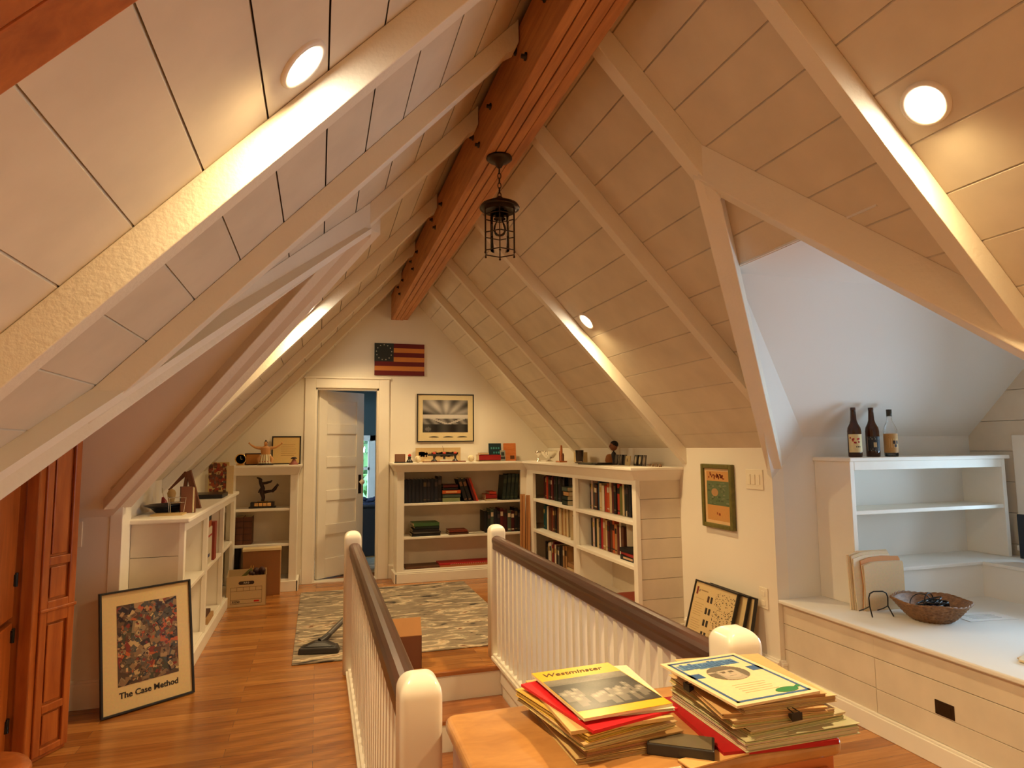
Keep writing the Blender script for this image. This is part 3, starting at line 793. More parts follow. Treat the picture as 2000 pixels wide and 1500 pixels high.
g1 = 'books on the upper shelf of the end wall bookcase'
row((.868, 6.87, .806), 'x', ['navy']*9+['black'], 'dark set on the end wall upper shelf', g1, .036, .040, .245, .252, .2, total=.40, heights=[.247]*9+[.272])
lying(1.37, 6.97, .806, .19, .2, .045, 'pale green', 'pale green book at the bottom of the end wall upper shelf stack', g1)
lying(1.375, 6.97, .852, .195, .2, .038, 'grey green', 'grey green book second from the bottom of the upper shelf stack', g1)
lying(1.372, 6.965, .891, .20, .2, .040, 'orange', 'bright orange book in the middle of the upper shelf stack', g1, tcol=(220, 170, 110))
lying(1.366, 6.97, .932, .16, .2, .024, 'black', 'thin black book lying above the orange book', g1)
lying(1.364, 6.97, .957, .16, .2, .030, 'dark red', 'dark red book topping the end wall upper shelf stack', g1)
for i, (x, nm, a_, h) in enumerate([(1.555, 'black', -18, .262), (1.60, 'black', -18, .262), (1.645, 'dark red', -19, .26), (1.672, 'orange red', -20, .265)]):
    leaning(x, 6.87, .806, .038 if i < 2 else .022, h, .19, nm, a_, ['first black book leaning left against the upper shelf stack', 'second black book leaning left beside the red ones', 'dark red book leaning left, between black and orange ones', 'orange red book leaning left, last of the leaning four'][i], g1, (130, 90, 60) if i < 2 else None)
lying(1.81, 6.95, .806, .13, .19, .02, 'cream', 'thin cream book under two red books on the end wall bookcase', g1)
lying(1.81, 6.95, .827, .125, .19, .045, 'red', 'red book lying on a cream book on the end wall upper shelf', g1)
lying(1.83, 6.95, .873, .08, .17, .028, 'orange red', 'small orange red book on top of the red book', g1)
for i in range(4):
    leaning(1.935+.045*i, 6.87, .806, .04, .27+.012*(i > 0), .2, 'dark green', 5, f'dark green book leaning right, {ORD[i]} of four in the end wall corner', g1, (60, 70, 50))
g2 = 'books on the lower shelf of the end wall bookcase'
zz = .461
for i, (nm, h, w_, lb) in enumerate([('black', .028, .30, 'black book at the bottom of the lower shelf stack'), ('grey', .016, .29, 'thin grey book second up in the lower shelf stack'), ('black', .030, .28, 'black book third up in the lower shelf stack'), ('dark green', .024, .26, 'dark green book just below the bright green binder'), ('green', .034, .27, 'bright green binder on top of the lower shelf stack')]):
    lying(1.10+.008*(i % 2), 6.96, zz, w_, .21, h, nm, lb, g2, rz=R([0, 2, -2, 1, 3][i])); zz += h+.001
lying(1.45, 6.95, .461, .21, .2, .022, 'brown', 'brown book under a rust one at the middle of the lower shelf', g2)
lying(1.445, 6.95, .484, .20, .19, .022, 'rust', 'rust coloured book lying on a brown one on the lower shelf', g2)
lying(1.64, 6.95, .461, .19, .2, .010, 'white', 'thin white booklet lying on the lower shelf of the end wall bookcase', g2)
row((1.735, 6.88, .461), 'x', ['black', 'dark green', 'grey green', 'navy', 'navy', 'dark red', 'maroon', 'grey green', 'maroon', 'black', 'black'], 'end wall lower shelf, right group', g2, .034, .044, .22, .27, .2, total=.42, rng=random.Random(4))
g3 = 'books in the left bay of the right bookcase'
SX = 2.315
row((SX, 6.58, .835), 'y', ['maroon', 'brown', 'orange red', 'brown', 'black', 'dark red', 'dark red', 'black', 'black', 'dark green', 'black', 'navy', 'black', 'black', 'black'], 'left bay, top book row', g3, .04, .05, .23, .27, .2, total=.62, rng=random.Random(11))
row((SX+.03, 5.94, .835), 'y', ['black', 'black', 'navy', 'black', 'black', 'black', 'black', 'black', 'black'], 'left bay, dark right end of top row', g3, .04, .05, .26, .27, .2, total=.42, rng=random.Random(12))
lying_g = 'books stacked flat in the left bay'
for i, (nm, y, h) in enumerate([('dark green', 5.74, .045), ('dark green', 5.74, .04), ('tan', 5.70, .04), ('grey green', 5.74, .04)]):
    b = MB(); c_ = srgb(*C_[nm]); z_ = .835+.0005+sum([.046, .041, .041][:i])
    b.box(-.11, -.06, 0, .0, .075, .003, c_); b.box(-.11, -.06, h-.003, .0, .075, h, c_); b.box(-.11, -.06, 0, -.106, .075, h, c_); b.box(-.106, -.055, .003, -.003, .072, h-.003, PAGE)
    o = b.build('book', M['vc']); o.matrix_world = Matrix.Translation((SX+.025, y, z_)) ; 
    tag(o, ['dark green book lowest in the small left bay stack', 'dark green book second lowest in the left bay stack', 'tan book second from top of left bay stack', 'grey green book topping the left bay stack'][i], 'book', lying_g)
row((SX, 6.60, .515), 'y', ['teal', 'teal', 'white', 'brown', 'brown', 'rust', 'brown', 'black', 'brown', 'cream', 'cream', 'tan', 'cream', 'tan', 'cream'], 'left bay, middle book row', g3, .04, .05, .23, .27, .2, total=.72, rng=random.Random(21))
b = book_mesh(.05, .275, .2, C_['cream'])
rg = random.Random(3)
for k in range(26):
    y_, z_ = rg.uniform(.02, .17), rg.uniform(.05, .25); r_ = rg.uniform(.006, .018)
    b.box(.0502, y_, z_, .0510, y_+r_, z_+r_*1.4, srgb(30, 26, 24))
o = put_book(b, Matrix.Translation((SX-.03, 5.74, .5155)) @ Matrix.Rotation(R(-115), 4, 'Z'), 'large cream book with black blotches standing face out in the left bay', g3)
row((SX, 6.55, .13), 'y', ['black', 'black', 'white', 'white', 'red', 'dark red', 'white', 'black', 'grey', 'black', 'black', 'tan', 'tan'], 'left bay, lowest book row', g3, .04, .05, .24, .29, .2, total=.60, rng=random.Random(31))
for i in range(4):
    lying(SX+.09, 5.72, .13+.042*i, .19, .26, .04, ['cream', 'tan', 'cream', 'tan'][i], ['cream book lowest in the left bay bottom stack', 'tan book second in the left bay bottom stack', 'cream book third in the left bay bottom stack', 'tan book topping the left bay bottom stack'][i], lying_g, rz=R(-90+[3, -4, 6, -2][i]))
g4 = 'books in the right bay of the right bookcase'
row((SX, 5.36, .835), 'y', ['black', 'pink white', 'teal', 'brown', 'blue', 'cream', 'white', 'orange red', 'orange', 'cream', 'dark red', 'black', 'orange red', 'olive green', 'cream', 'dark green', 'black', 'navy', 'black', 'dark red', 'crimson', 'white'], 'right bay, top book row', g4, .03, .05, .215, .27, .2, total=.98, rng=random.Random(41))
row((SX, 5.34, .515), 'y', ['black', 'pink white', 'dark green', 'cream', 'grey', 'crimson', 'tan', 'cream', 'dark red', 'brown', 'orange', 'tan', 'dark red', 'white', 'brown'], 'right bay, lower book row', g4, .03, .05, .22, .27, .2, total=.64, rng=random.Random(51))
b = MB(); b.box(0, 0, 0, .022, .21, .27, srgb(226, 214, 186)); b.box(.0005, -.001, .003, .0215, .208, .267, srgb(226, 214, 186))
put_book(b, Matrix.Translation((2.31, 4.63, .6085)) @ Matrix.Rotation(R(-112), 4, 'Z') @ Matrix.Rotation(R(-5), 4, 'Y'), 'big pale book standing face out on black books in the right bay', g4)
for i, (nm, h) in enumerate([('black', .035), ('red', .022), ('black', .032)]):
    lying(2.38, 4.53, .515+[0, .036, .0585][i], .24, .24, h, nm, ['black book lowest under the big pale book', 'red book between two black ones in the right bay', 'black book directly under the big pale book'][i], 'books stacked flat in the right bay', rz=R(-90+[2, -3, 5][i]), tcol=(200, 160, 125) if i == 0 else None)
b = MB(); b.box(2.28, 4.36, .1305, 2.52, 4.80, .20, srgb(150, 18, 14)); b.box(2.275, 4.355, .19, 2.525, 4.805, .222, srgb(165, 22, 16)); b.box(2.274, 4.5, .20, 2.2755, 4.66, .215, srgb(190, 150, 90))
tag(b.build('storage_box', M['vcgloss'], bevel=.003), 'red lidded box on the bottom shelf of the right bookcase', 'box')

# bottom shelf items in end wall bookcase
b = MB(); b.box(.885, 6.86, .1295, 1.25, 7.08, .15, srgb(96, 60, 34)); tag(b.build('wooden_board', M['vc'], bevel=.002), 'flat brown board lying at the left of the bottom shelf', 'board')
b = MB(); b.box(1.24, 6.855, .1505, 2.06, 7.05, .168, srgb(176, 24, 30)); b.box(1.24, 6.86, .1295, 2.06, 7.05, .150, srgb(190, 120, 70))
rg = random.Random(5)
for k in range(28):
    x_ = 1.36+.02*k; b.box(x_, 6.8535, .154, x_+.01, 6.8555, .160, srgb(226, 190, 160))
tag(b.build('flat_box', M['vc'], bevel=.001), 'long flat red box on the bottom shelf of the end wall bookcase', 'box')
# tall cardboard sheets leaning in the corner
for k in range(2):
    b = MB(); T = Matrix.Translation((2.10+.045*k, 6.69-.02*k, 0)) @ Matrix.Rotation(R(4), 4, 'X').inverted() @ Matrix.Rotation(R(2+k), 4, 'Y')
    b.prism([(-.02, -.03), (.02, -.034), (.024, .0), (.016, .03), (-.018, .028)], .001, .875-.01*k, srgb(196, 140, 84), T)
    b.prism([(-.016, -.0335), (-.010, -.035), (-.010, -.033)], .02, .86, srgb(120, 66, 30), T)
    o = b.build('cardboard_sheet', M['vc']); tag(o, ['tall folded tan cardboard leaning in the corner, left one', 'tall folded tan cardboard leaning in the corner, right one'][k], 'cardboard', 'folded cardboard in the bookcase corner')

# ------------------------------------------------------------------ knick-knacks on the counters (top z = 1.228)
ZC = 1.228
K = lambda *a, **k: None
t = thing('desk_plaque', 'small dark desk plaque at the left end of the end wall counter', 'plaque', (.825, 6.88, ZC), rz=R(-6))
b = MB(); b.box(-.055, 0, 0, .055, .012, .095, T=Matrix.Rotation(R(-10), 4, 'X')); part(b, 'plaque', M['darkcard'], t, .003)
b = MB(); b.box(-.045, -.0015, .012, .045, .001, .083, srgb(128, 92, 70), T=Matrix.Rotation(R(-10), 4, 'X')); part(b, 'face_plate', M['vcgloss'], t)
b = MB(); b.box(-.06, -.03, 0, .06, .04, .012); part(b, 'stand', M['black'], t, .002)
def bulb_light(x, y, label, s=1.0):
    t = thing('signal_lamp', label, 'ornament', (x, y, ZC), group='small dark signal lamps on the end wall counter')
    b = MB(); b.lathe([(.035*s, 0), (.036*s, .012), (.022*s, .03), (.016*s, .04), (.018*s, .06), (.014*s, .066)], 16); part(b, 'base', M['black'], t)
    b = MB(); b.lathe([(.014*s, .066), (.018*s, .072), (.017*s, .084), (.008*s, .093), (.0001, .095)], 14, col=srgb(190, 44, 26)); part(b, 'red_cap', M['vcgloss'], t)
bulb_light(.925, 6.88, 'small dark ornament with red cap beside the desk plaque')
def baseball(x, y, label):
    b = MB(); b.ball((0, 0, .0365), .0365, srgb(226, 212, 176)); 
    for sgn in (1, -1): b.tube([(.037*math.cos(a)*.75*sgn+.0*a, -.030*abs(math.cos(a*.5)), .0365+.024*math.sin(a)) for a in [PI*(k-6)/8 for k in range(13)]], .0009, 5, srgb(150, 40, 30))
    o = b.build('baseball', M['vc']); o.location = (x, y, ZC); tag(o, label, 'ball', 'cream balls on the end wall counter')
baseball(1.01, 6.86, 'cream ball standing left of the model bridge on the counter')
baseball(1.585, 6.86, 'cream ball standing left of the dark red book on the counter')
t = thing('picture_panel', 'pale long landscape print propped behind the model bridge', 'picture', (1.02, 7.095, ZC))
b = MB(); b.box(0, -.004, 0, .50, .004, .155, srgb(200, 172, 124)); part(b, 'panel', M['vc'], t)
b = MB(); rg = random.Random(9)
for k in range(50): 
    x_ = rg.uniform(.03, .45); h_ = rg.uniform(.01, .04); b.box(x_, -.0052, rg.uniform(.05, .09), x_+rg.uniform(.01, .05), -.004, .09+h_*.6, srgb(*rg.choice([(150, 118, 84), (176, 146, 106), (120, 92, 66)])))
b.tube([(.31, -.006, .09), (.308, -.006, .13), (.295, -.006, .175)], .0015, 5, srgb(110, 80, 55))
part(b, 'drawing', M['vc'], t)
t = thing('model_bridge', 'long dark model with three red capped lamps on the end wall counter', 'model', (1.28, 6.90, ZC))
b = MB(); b.box(-.21, -.04, 0, .25, .04, .012); part(b, 'base', M['darkcard'], t, .002)
b = MB(); b.box(-.16, -.012, .07, .16, .012, .088); part(b, 'bar', M['black'], t, .004)
for x_ in (-.09, .02, .14):
    b = MB(); b.lathe([(.034, .012), (.028, .022), (.012, .034), (.014, .07), (.015, .09)], 14, Matrix.Translation((x_, 0, 0))); pp = part(b, 'lamp_post', M['black'], t)
    b = MB(); b.lathe([(.015, .088), (.019, .095), (.017, .106), (.0001, .114)], 14, Matrix.Translation((x_, 0, 0)), srgb(196, 60, 34)); part(b, 'red_cap', M['vcgloss'], pp)
b = MB(); b.box(-.20, -.036, .012, -.13, -.03, .035, srgb(210, 190, 150)); b.box(-.03, -.036, .012, .10, -.03, .03, srgb(210, 200, 180)); part(b, 'card', M['vc'], t)
lying(1.79, 6.90, ZC, .25, .14, .012, 'cream', 'cream booklet under the dark red book on the end wall counter', 'books on the end wall counter')
bk = lying(1.79, 6.90, ZC+.014, .245, .15, .058, 'red', 'dark red book lying on the end wall counter', 'books on the end wall counter')
bk2 = lying(1.74, 6.93, ZC+.073, .10, .12, .022, 'cream', 'small cream booklet on top of the dark red counter book', 'books on the end wall counter')
b = MB(); b.box(-.072, 0, 0, .072, .02, .20, srgb(18, 48, 56))
for i in range(4):
    for j in range(3): 
        if rg.random() > .2: b.box(-.05+.028*i, -.0012, .035+.05*j, -.034+.028*i, 0, .055+.05*j, srgb(70, 150, 150))
o = b.build('book', M['vcgloss']); o.matrix_world = Matrix.Translation((1.905, 7.02, ZC)) @ Matrix.Rotation(R(-8), 4, 'X'); tag(o, 'dark teal book standing face out behind the dark red book', 'book', 'books on the end wall counter')
b = MB(); b.box(-.03, 0, 0, .03, .008, .12, srgb(150, 150, 140)); b.box(-.018, -.001, .06, .018, 0, .10, srgb(40, 50, 50)); b.box(-.024, -.001, .02, .024, 0, .05, srgb(60, 60, 60))
o = b.build('card', M['vcgloss']); o.matrix_world = Matrix.Translation((1.975, 6.96, ZC)) @ Matrix.Rotation(R(-8), 4, 'X'); tag(o, 'small grey printed card in front of the teal book', 'card')
t = thing('wooden_plaque', 'upright brown wooden plaque on the counter right of the teal book', 'plaque', (2.065, 6.98, ZC))
b = MB(); b.box(-.073, 0, 0, .073, .022, .20, T=Matrix.Rotation(R(-6), 4, 'X')); part(b, 'board', M['mapleedge'], t, .006)
b = MB(); b.box(.0, -.002, .02, .05, .0, .06, srgb(90, 50, 20), T=Matrix.Rotation(R(-6), 4, 'X')); part(b, 'emblem', M['vc'], t)
# right counter
t = thing('silver_bowl', 'silver bowl on a foot on the corner counter', 'bowl', (2.33, 6.42, ZC))
b = MB(); b.lathe([(.04, 0), (.042, .006), (.018, .014), (.016, .03), (.045, .04), (.075, .07), (.088, .105), (.094, .112), (.088, .11), (.07, .075), (.04, .048), (.0001, .042)], 28); part(b, 'bowl', M['silver'], t)
b = MB(); b.tube([(-.05, -.06, .05), (-.085, -.10, .07), (-.09, -.11, .10), (-.06, -.07, .108)], .004, 6); part(b, 'handle', M['silver'], t)
t = thing('silver_cup', 'small silver cup left of the silver bowl', 'cup', (2.29, 6.66, ZC))
b = MB(); b.lathe([(.025, 0), (.026, .005), (.008, .012), (.007, .06), (.03, .075), (.04, .11), (.037, .11), (.026, .08), (.0001, .072)], 20); part(b, 'cup', M['silver'], t)
t = thing('obelisk_award', 'pointed wood and glass award on the right counter', 'award', (2.31, 6.02, ZC))
b = MB(); b.box(-.04, -.055, 0, .04, .055, .014); part(b, 'base', M['mapleedge'], t, .003)
for k, (y_, h_, m_) in enumerate([(.03, .10, 'darkcard'), (0, .155, 'mapleedge'), (-.04, .075, 'darkcard')]):
    b = MB(); T = Matrix.Translation((0, y_, .014)) @ Matrix.Rotation(R(90), 4, 'Z') @ Matrix.Rotation(R(90), 4, 'X')
    b.prism([(-.015, 0), (.015, 0), (.016, h_*.7), (.008, h_*.93), (0, h_), (-.008, h_*.93), (-.016, h_*.7)], -.008, .008, T=T); part(b, 'blade', M[m_], t, .002)
t = thing('glass_tumbler', 'clear glass tumbler on a coaster on the right counter', 'glass', (2.35, 5.65, ZC))
b = MB(); b.lathe([(.045, 0), (.045, .008)], 20, col=srgb(60, 40, 30)); part(b, 'coaster', M['vc'], t)
b = MB(); b.lathe([(.034, .009), (.04, .12), (.038, .12), (.032, .014), (.0001, .014)], 22); part(b, 'tumbler', M['glass'], t)
b = MB(); b.box(-.03, -.10, 0, .03, .10, .10, srgb(214, 190, 140)); o = b.build('note_box', M['vc'], bevel=.002); o.location = (2.44, 5.84, ZC); tag(o, 'cream box standing behind the pointed award', 'box')
b = MB(); b.box(-.10, -.19, 0, .10, .19, .01, srgb(40, 40, 42)); b.box(-.08, -.05, .01, .08, .15, .016, srgb(120, 130, 100)); b.box(-.07, -.16, .01, .07, -.07, .018, srgb(30, 30, 32))
o = b.build('flat_case', M['vcgloss'], bevel=.002); o.location = (2.29, 5.12, ZC); tag(o, 'flat dark case lying in front of the bobblehead figure', 'case')
t = thing('bobblehead', 'small figurine with big head and dark suit on the right counter', 'figurine', (2.42, 5.06, ZC))
b = MB(); b.lathe([(.026, 0), (.026, .008), (.016, .012), (.018, .05), (.026, .085), (.02, .10), (.008, .108), (.007, .118)], 16, Matrix.Diagonal((.8, 1, 1, 1)), srgb(24, 22, 30)); part(b, 'body', M['vc'], t)
b = MB(); b.ball((0, 0, .155), .036, srgb(150, 92, 60), sq=(1, .85, 1.1)); b.ball((-.036, .0, .15), .007, srgb(150, 90, 58), 8); 
for s_ in (1, -1): b.ball((-.004, s_*.031, .15), .009, srgb(140, 84, 54), 8); b.ball((-.031, s_*.012, .162), .004, srgb(20, 14, 12), 6)
hd = part(b, 'head', M['vc'], t)
b = MB(); b.ball((.007, 0, .170), .036, srgb(26, 18, 14), sq=(1, .93, .9)); part(b, 'hair', M['vc'], hd)
b = MB(); b.lathe([(.035, 0), (.045, .03), (.035, .07), (.02, .085), (.0001, .088)], 16, col=srgb(168, 104, 44)); o = b.build('wooden_gourd', M['vc']); o.location = (2.46, 5.22, ZC); tag(o, 'rounded brown ornament behind the bobblehead figure', 'ornament')
cols = [(24, 22, 24), (30, 26, 24), (22, 20, 22), (196, 176, 120), (40, 34, 30), (34, 28, 28), (60, 50, 46)]
lbs = ['dark card first behind the bobblehead figure', 'dark card with oval, second in the row', 'black card third in the row of cards', 'cream banknote card in the middle of the card row', 'dark card with white oval after the cream card', 'dark card with tall oval, sixth in the row', 'curved dark card at the right end of the card row']
for k, c_ in enumerate(cols):
    w_ = [.075, .08, .07, .11, .075, .08, .06][k]; y_ = [4.98, 4.90, 4.83, 4.72, 4.63, 4.56, 4.49][k]
    b = MB(); b.box(-.004, -w_/2, 0, .004, w_/2, .085 if k != 3 else .078, srgb(*c_))
    oc = {1: (120, 104, 84), 4: (214, 204, 176), 5: (206, 192, 160), 6: (150, 130, 110), 3: (120, 100, 60)}.get(k)
    if oc: b.lathe([(.026 if k != 3 else .018, 0), (.026 if k != 3 else .018, .001)], 16, Matrix.Translation((-.0045, 0, .043)) @ Matrix.Rotation(R(-90), 4, 'Y') @ Matrix.Diagonal((1.2 if k != 3 else .8, .8, 1, 1)), srgb(*oc))
    o = b.build('photo_card', M['vcgloss'], bevel=.001); o.matrix_world = Matrix.Translation((2.40 if k != 3 else 2.375, y_, ZC)) @ Matrix.Rotation(R(-8), 4, 'Z') @ Matrix.Rotation(R(8), 4, 'Y')
    tag(o, lbs[k], 'card', 'small cards standing on the right counter')
for k in range(4):
    b = MB(); b.lathe([(.010, 0), (.011, .006), (.006, .010), (.010, .018), (.0001, .022)], 10, col=srgb(120, 90, 60)); o = b.build('small_token', M['vc']); o.location = (2.42, 4.44-.055*k, ZC)
    tag(o, 'tiny metal piece, %s of four right of the cards' % ['first', 'second', 'third', 'last'][k], 'ornament', 'tiny pieces lined up on the right counter')

# left small bookcase top
t = thing('desk_clock', 'round desk clock with dark dial beside the brown plaque', 'clock', (-.735, 6.92, ZC))
T = Matrix.Translation((0, 0, .062)) @ Matrix.Rotation(R(90), 4, 'X')
b = MB(); b.lathe([(.050, -.02), (.053, -.01), (.053, .012), (.046, .016), (.044, .012)], 28, T); part(b, 'clock_case', M['brass'], t)
b = MB(); b.lathe([(.045, .0), (.045, .012)], 24, T, srgb(30, 22, 18)); part(b, 'dial', M['vcgloss'], t)
b = MB(); b.box(-.001, -.0135, .062, .001, -.0125, .092, srgb(200, 190, 160)); b.box(0, -.0135, .061, .02, -.0125, .063, srgb(200, 190, 160)); part(b, 'clock_hands', M['vc'], t)
b = MB(); b.box(-.04, -.03, 0, .04, .03, .012); part(b, 'foot', M['brass'], t, .003)
t = thing('desk_plaque', 'small brown and brass plaque between clock and wrestler statuette', 'plaque', (-.62, 6.97, ZC))
b = MB(); b.box(-.085, 0, .0, .075, .014, .12, srgb(48, 28, 18), T=Matrix.Rotation(R(-7), 4, 'X')); part(b, 'frame', M['vcgloss'], t, .002)
b = MB(); b.box(-.07, -.001, .012, .06, .0, .108, srgb(176, 116, 48), T=Matrix.Rotation(R(-7), 4, 'X')); part(b, 'face_plate', M['vcgloss'], t)
# dancer / wrestler statuette with outstretched arms
t = thing('statuette', 'bare chested dancer statuette with arms spread wide and white skirt', 'figurine', (-.505, 6.90, ZC))
b = MB(); b.lathe([(.07, 0), (.07, .012), (.06, .016)], 20, Matrix.Diagonal((1.1, .8, 1, 1)), srgb(40, 24, 16)); part(b, 'base', M['vc'], t)
b = MB()
sk = srgb(206, 150, 92)
b.lathe([(.040, .09), (.044, .12), (.046, .14), (.05, .165), (.044, .18), (.018, .188), (.014, .198)], 18, Matrix.Diagonal((1, .7, 1, 1)), sk)
for s_ in (1, -1): b.tube([(s_*.042, 0, .168), (s_*.075, -.004, .172), (s_*.10, -.006, .178), (s_*.135, -.01, .20), (s_*.150, -.01, .215)], [.017, .014, .011, .008, .005], 10, sk); b.ball((s_*.153, -.011, .219), .009, sk, 8)
for s_ in (1, -1): b.tube([(s_*.03, 0, .09), (s_*.06, -.02, .06), (s_*.055, -.01, .02)], [.024, .02, .014], 10, sk)
b.ball((0, -.004, .214), .019, sk, sq=(.9, 1, 1.15)); b.ball((0, -.023, .212), .004, sk, 6)
bd = part(b, 'body', M['vc'], t)
b = MB(); b.ball((0, .002, .222), .019, srgb(30, 20, 14), sq=(.95, 1, .9)); b.ball((0, 0, .243), .007, srgb(30, 20, 14)); part(b, 'hair', M['vc'], bd)
b = MB()
for k in range(14):
    a = 2*PI*k/14; b.tube([(.043*math.cos(a), .030*math.sin(a), .105), (.052*math.cos(a), .038*math.sin(a), .06), (.055*math.cos(a), .042*math.sin(a), .018)], [.011, .012, .013], 6, srgb(228, 214, 180) if k % 2 else srgb(214, 196, 156))
b.lathe([(.060, .03), (.062, .036), (.060, .042)], 20, Matrix.Diagonal((1, .8, 1, 1)), srgb(170, 60, 40))
part(b, 'skirt', M['vc'], t)
t = thing('certificate', 'black framed certificate standing behind the statuette', 'picture', (-.46, 7.08, ZC), rot=(R(-4), 0, 0))
frame_parts(t, .285, .29, .012, M['black'], .014, srgb(218, 186, 122))
b = MB()
for k in range(6): b.box(.09, -.0085, .09+.022*k, .09+[.13, .15, .14, .15, .13, .14][k], -.0077, .094+.022*k, srgb(176, 140, 84))
part(b, 'text_lines', M['vc'], t)
t = thing('figurine', 'small dark and pink figurine at the right end of the narrow bookcase', 'figurine', (-.235, 6.90, ZC))
b = MB(); b.lathe([(.045, 0), (.046, .01), (.03, .022), (.018, .045), (.012, .06)], 16, col=srgb(150, 84, 70)); part(b, 'body', M['vc'], t)
b = MB(); b.lathe([(.03, .058), (.032, .066), (.018, .075), (.0001, .078)], 16, col=srgb(44, 26, 24)); part(b, 'cap', M['vc'], t)
# tree sculpture trophy
t = thing('trophy', 'dark gnarled figure sculpture on a plinth with brass plates', 'trophy', (-.525, 6.96, .805))
b = MB(); b.box(-.125, -.06, 0, .125, .06, .014); b.box(-.11, -.05, .014, .11, .05, .058); part(b, 'plinth', M['black'], t, .003)
b = MB()
for k in range(4): b.box(-.072+.04*k, -.0515, .02, -.038+.04*k, -.05, .052)
part(b, 'brass_plate', M['brass'], t)
b = MB(); b.box(-.05, -.03, .058, .05, .03, .066); part(b, 'rock', M['brass'], t, .006)
b = MB()
b.tube([(0, 0, .066), (.005, 0, .10), (-.01, 0, .15), (.0, 0, .19), (-.02, 0, .24), (-.035, 0, .29), (-.06, 0, .30)], [.016, .018, .022, .02, .018, .012, .006], 10)
b.tube([(0, 0, .15), (.05, 0, .16), (.09, 0, .165), (.12, 0, .20), (.14, 0, .225), (.13, 0, .235)], [.016, .015, .013, .014, .012, .006], 10)
b.tube([(-.01, 0, .20), (-.03, -.01, .17), (-.04, -.02, .15)], [.012, .01, .006], 8)
b.tube([(-.02, 0, .24), (.03, 0, .245), (.07, 0, .255), (.085, 0, .27)], [.012, .013, .010, .005], 8)
b.tube([(.14, 0, .225), (.12, 0, .18), (.09, 0, .15)], [.006, .008, .006], 8)
b.ball((-.025, 0, .275), .018)
part(b, 'sculpture', M['bronze'], t)
for k in range(2):
    mb = book_mesh(.075, .265, .2, (92, 50, 26), tcol=None)
    for j in range(4): mb.box(.0, -.004, .04+.06*j, .075, -.0018, .046+.06*j, srgb(60, 30, 16))
    put_book(mb, Matrix.Translation((-.765+.078*k, 6.88, .4605)), ['thick brown leather volume at the far left of the narrow bookcase', 'thick brown leather volume right of its twin in the narrow bookcase'][k], 'leather volumes in the narrow bookcase')
b = MB(); b.box(-.775, 6.9, .1205, -.72, 7.05, .43, srgb(30, 24, 24)); tag(b.build('camera_bag', M['vc'], bevel=.01), 'dark bag standing on the bottom shelf of the narrow bookcase', 'bag')

# ---- left counter (z .985)
ZB = .985
t = thing('bowl', 'dark blue boat shaped bowl on the left counter', 'bowl', (-.93, 4.72, ZB), rz=R(58))
b = MB(); b.lathe([(.05, 0), (.055, .006), (.075, .035), (.10, .05), (.105, .054), (.10, .052), (.07, .03), (.0001, .012)], 24, Matrix.Diagonal((1.7, 1, 1, 1)), srgb(22, 28, 44)); part(b, 'bowl', M['vcgloss'], t)
b = MB(); b.box(-.98, 4.46, ZB, -.80, 4.60, ZB+.008, srgb(206, 176, 120)); tag(b.build('paper_sheet', M['vc']), 'pale sheet lying at the front end of the left counter', 'paper')
t = thing('wire_basket', 'small chrome wire basket on the left counter', 'basket', (-.855, 4.575, ZB), rz=R(20))
b = MB()
for z_, s_ in ((.0, .8), (.07, 1.0), (.10, 1.05)):
    q = [(-.045*s_, -.035*s_, z_+.003), (.045*s_, -.035*s_, z_+.003), (.045*s_, .035*s_, z_+.003), (-.045*s_, .035*s_, z_+.003)]
    b.tube(q, .002, 6, closed=True)
for sx in (-1, 1):
    for sy in (-1, 1): b.tube([(sx*.036, sy*.028, .003), (sx*.047, sy*.037, .103)], .002, 6)
part(b, 'wire_frame', M['silver'], t)
b = MB(); b.lathe([(.018, 0), (.022, .03), (.016, .04), (.02, .06), (.028, .11), (.02, .13), (.0001, .14)], 14, col=srgb(208, 170, 104)); o = b.build('ornament_jar', M['vc']); o.location = (-.90, 4.78, ZB+.05); o.location = (-.955, 4.93, ZB); tag(o, 'cream figurine jar behind the chrome wire basket', 'ornament')
b = MB(); b.tube([(0, 0, .0), (0, 0, .06), (-.01, 0, .09)], [.016, .018, .006], 10, srgb(150, 20, 24)); b.tube([(0, 0, .06), (-.015, .0, .15)], .002, 5, srgb(200, 180, 140)); o = b.build('paint_tube', M['vcgloss']); o.location = (-.985, 4.86, ZB); tag(o, 'small red object with pale stick left of the cream jar', 'ornament')
t = thing('book_box', 'upright brown slipcase of books on the left counter', 'box', (-.805, 4.66, ZB), rz=R(14))
b = MB(); b.box(-.045, -.05, 0, .022, .06, .165); part(b, 'case', M['darkcard'], t, .002)
b = MB(); b.box(.0235, -.048, .004, .033, .056, .160, PAGE); part(b, 'pages', M['vc'], t)
b = MB(); b.box(.034, -.05, 0, .042, .06, .165); part(b, 'cover', M['darkcard'], t, .001)
t = thing('easel_back', 'dark brown triangular easel frame leaning on the left counter', 'frame', (-.83, 4.98, ZB), rz=R(-5))
b = MB()
b.hexa([(.02, -.03, .0), (.06, -.03, .0), (.06, .0, .0), (.02, .0, .0)], [(-.045, -.03, .25), (-.015, -.03, .265), (-.015, .0, .265), (-.045, 0, .25)])
b.hexa([(-.075, -.02, .05), (-.045, -.02, .05), (-.045, 0, .05), (-.075, 0, .05)], [(-.045, -.03, .25), (-.03, -.03, .255), (-.03, .0, .255), (-.045, 0, .25)])
b.hexa([(-.16, -.01, .13), (-.15, -.01, .125), (-.15, 0.0, .125), (-.16, 0, .13)], [(-.055, -.02, .255), (-.03, -.02, .24), (-.03, 0, .24), (-.055, 0, .255)])
part(b, 'easel', M['darkcard'], t, .002)
